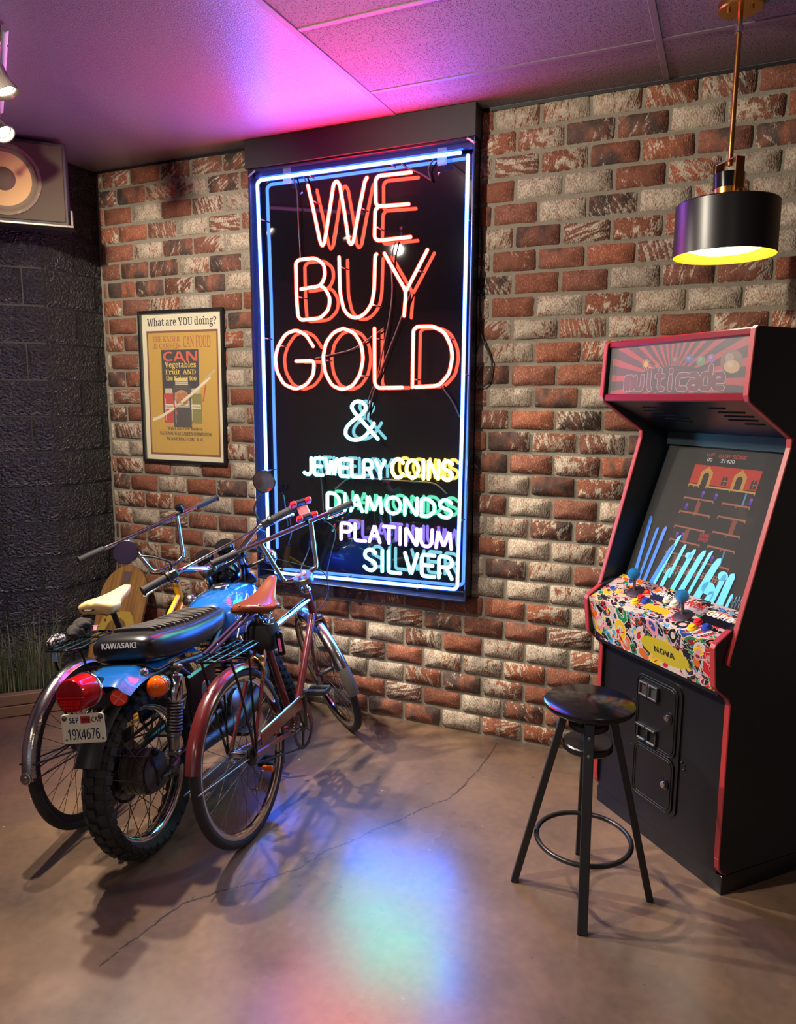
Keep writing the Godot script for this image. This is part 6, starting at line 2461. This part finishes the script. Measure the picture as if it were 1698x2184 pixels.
	for q in [[-.066, -.037], [.067, -.037]]:
		lathe(s, PX * along(V(q[0], q[1], .001), V(0, 0, 1)), [Vector2(.004, 0), Vector2(.003, .001), Vector2(0, .001)], 10)
	put(plate, "plate_screw", s, M.dull_steel)
	s = S()
	tube(s, [V(-.03, .62, .25), V(-.03, .66, .15)], .006, 8)
	tube(s, [V(.03, .62, .25), V(.03, .66, .15)], .006, 8)
	put(T, "plate_bracket", s, M.black)
	# front end
	s = S()
	for h in [.10, -.06]:
		box(s, Transform3D(Basis(V(1, 0, 0), ax, V(1, 0, 0).cross(ax)), H + ax * h + V(0, 0, -.035)), V(.235, .03, .075), .01)
	put(T, "triple_clamp", s, M.iron, st)
	s = S()
	mudguard(s, V(0, .335, -WB), .415, .115, 46.0, 150.0, .035, 22)
	put(T, "front_mudguard", s, M.blue, st)
	s = S()
	ball(s, Transform3D(Basis(), H + V(0, .02, -.16)), .085, 22)
	put(T, "headlamp", s, M.black_gloss, st)
	for k in [-1, 1]:
		s = S()
		lathe(s, along(H + V(.055 * k, .15, -.06), V(0, .85, .55)), [Vector2(0, -.05), Vector2(.036, -.046), Vector2(.043, -.03), Vector2(.043, .012), Vector2(.039, .018), Vector2(0, .016)], 26)
		put(T, "instrument", s, M.black_gloss, st)
	s = S()
	lathe(s, along(H + ax * .118 + V(0, .0, -.005), ax), [Vector2(.017, -.02), Vector2(.017, 0), Vector2(.012, .006), Vector2(0, .006)], 18)
	for k in [-1, 1]:
		lathe(s, along(H + ax * .118 + V(.05 * k, .0, -.02), ax), [Vector2(.014, -.02), Vector2(.014, .002), Vector2(.009, .006), Vector2(0, .006)], 16)
	put(T, "clamp_nut", s, M.chrome, st)
	var bl := 1.019
	s = S()
	tube(s, fillet([V(-.375, bl, -.715), V(-.27, bl, -.735), V(-.195, bl, -.748), V(-.085, .955, -.835), V(-.05, .952, -.84), V(.05, .952, -.84), V(.085, .955, -.835), V(.195, bl, -.748), V(.27, bl, -.735), V(.375, bl, -.715)], .045, 5), .0115, 14)
	put(T, "handlebar", s, M.chrome, st)
	s = S()
	tube(s, [V(-.188, bl - .004, -.752), V(.188, bl - .004, -.752)], .0062, 10)
	put(T, "cross_brace", s, M.chrome, st)
	for k in [-1, 1]:
		s = S()
		box(s, at(.055 * k, .952, -.838), V(.024, .045, .035), .006)
		put(T, "bar_clamp", s, M.steel, st)
		s = S()
		grip(s, V(-.275 * k, bl, -.734), V(-.390 * k, bl, -.712), .0172, 7)
		put(T, "grip", s, M.grip, st)
		s = S()
		box(s, at(-.238 * k, bl - .002, -.742), V(.042, .040, .042), .008)
		lathe(s, along(V(-.262 * k, bl, -.737), V(-k, 0, .18)), [Vector2(.018, -.006), Vector2(.024, -.004), Vector2(.024, .010), Vector2(.017, .012)], 20)
		put(T, "switch_box", s, M.black, st)
		s = S()
		tube(s, fillet([V(-.235 * k, bl - .012, -.765), V(-.25 * k, bl - .018, -.80), V(-.30 * k, bl - .022, -.800), V(-.385 * k, bl - .03, -.785)], .02), [.007, .007, .0075, .0078, .0078, .0075, .007, .0065, .006, .0058, .0055, .005], 10, false, .7)
		ball(s, at(-.388 * k, bl - .031, -.785), .0085, 10)
		put(T, "hand_lever", s, mat(rgb(206, 200, 190), 0.35, 0.5), st)
		s = S()
		tube(s, fillet([V(.10 * k, .865, -.93), V(.10 * k, .86, -.90), V(.19 * k, .855, -.885)], .02), .008, 10)
		var fi := put(T, "front_indicator", s, M.black, st)
		s = S()
		lathe(s, along(V(.215 * k, .855, -.885), V(0, 0, -1)), [Vector2(0, -.034), Vector2(.018, -.032), Vector2(.032, -.018), Vector2(.038, .0), Vector2(.039, .012)], 24)
		put(fi, "indicator_cup", s, M.old_chrome)
		s = S()
		lathe(s, along(V(.215 * k, .855, -.885), V(0, 0, -1)), [Vector2(.039, .012), Vector2(.036, .03), Vector2(.02, .045), Vector2(0, .048)], 24)
		put(fi, "indicator_lens", s, M.amber)
	for q in [[V(-.135, .955, -.605), V(-.122, 1.005, -.602), V(-.19, 1.04, -.575), V(-.245, 1.052, -.560), V(-.312, 1.074, -.555), .056, V(.371, .459, .806)], [V(.185, 1.112, -.905), V(.165, 1.172, -.90), V(.19, 1.215, -.90), V(.222, 1.25, -.90), V(.243, 1.300, -.895), .0545, V(.098, -.138, .985)]]:
		s = S()
		tube(s, fillet([q[0], q[1], q[2], q[3]], .02), .0048, 8)
		var m := put(T, "mirror", s, M.black)
		s = S()
		var nd: Vector3 = q[6].normalized()
		lathe(s, along(q[4], nd), [Vector2(0, -.016), Vector2(q[5] * .7, -.012), Vector2(q[5], -.002), Vector2(q[5], .003), Vector2(q[5] - .003, .004)], 36)
		put(m, "mirror_shell", s, M.black_gloss)
		s = S()
		lathe(s, along(q[4], nd), [Vector2(q[5] - .003, .0025), Vector2(0, .0045)], 36)
		put(m, "mirror_glass", s, M.mirror)
	for q in [[-.2, -.05], [.2, .03], [-.19, .02]]:
		s = S()
		var p0 := st * V(q[0], bl - .01, -.75)
		tube(s, fillet([p0, p0 + V(0, -.03, -.09), H + V(q[1], .12, -.10), H + V(q[1], -.08, -.06)], .06, 5), .0045, 6)
		put(T, "control_cable", s, M.black)
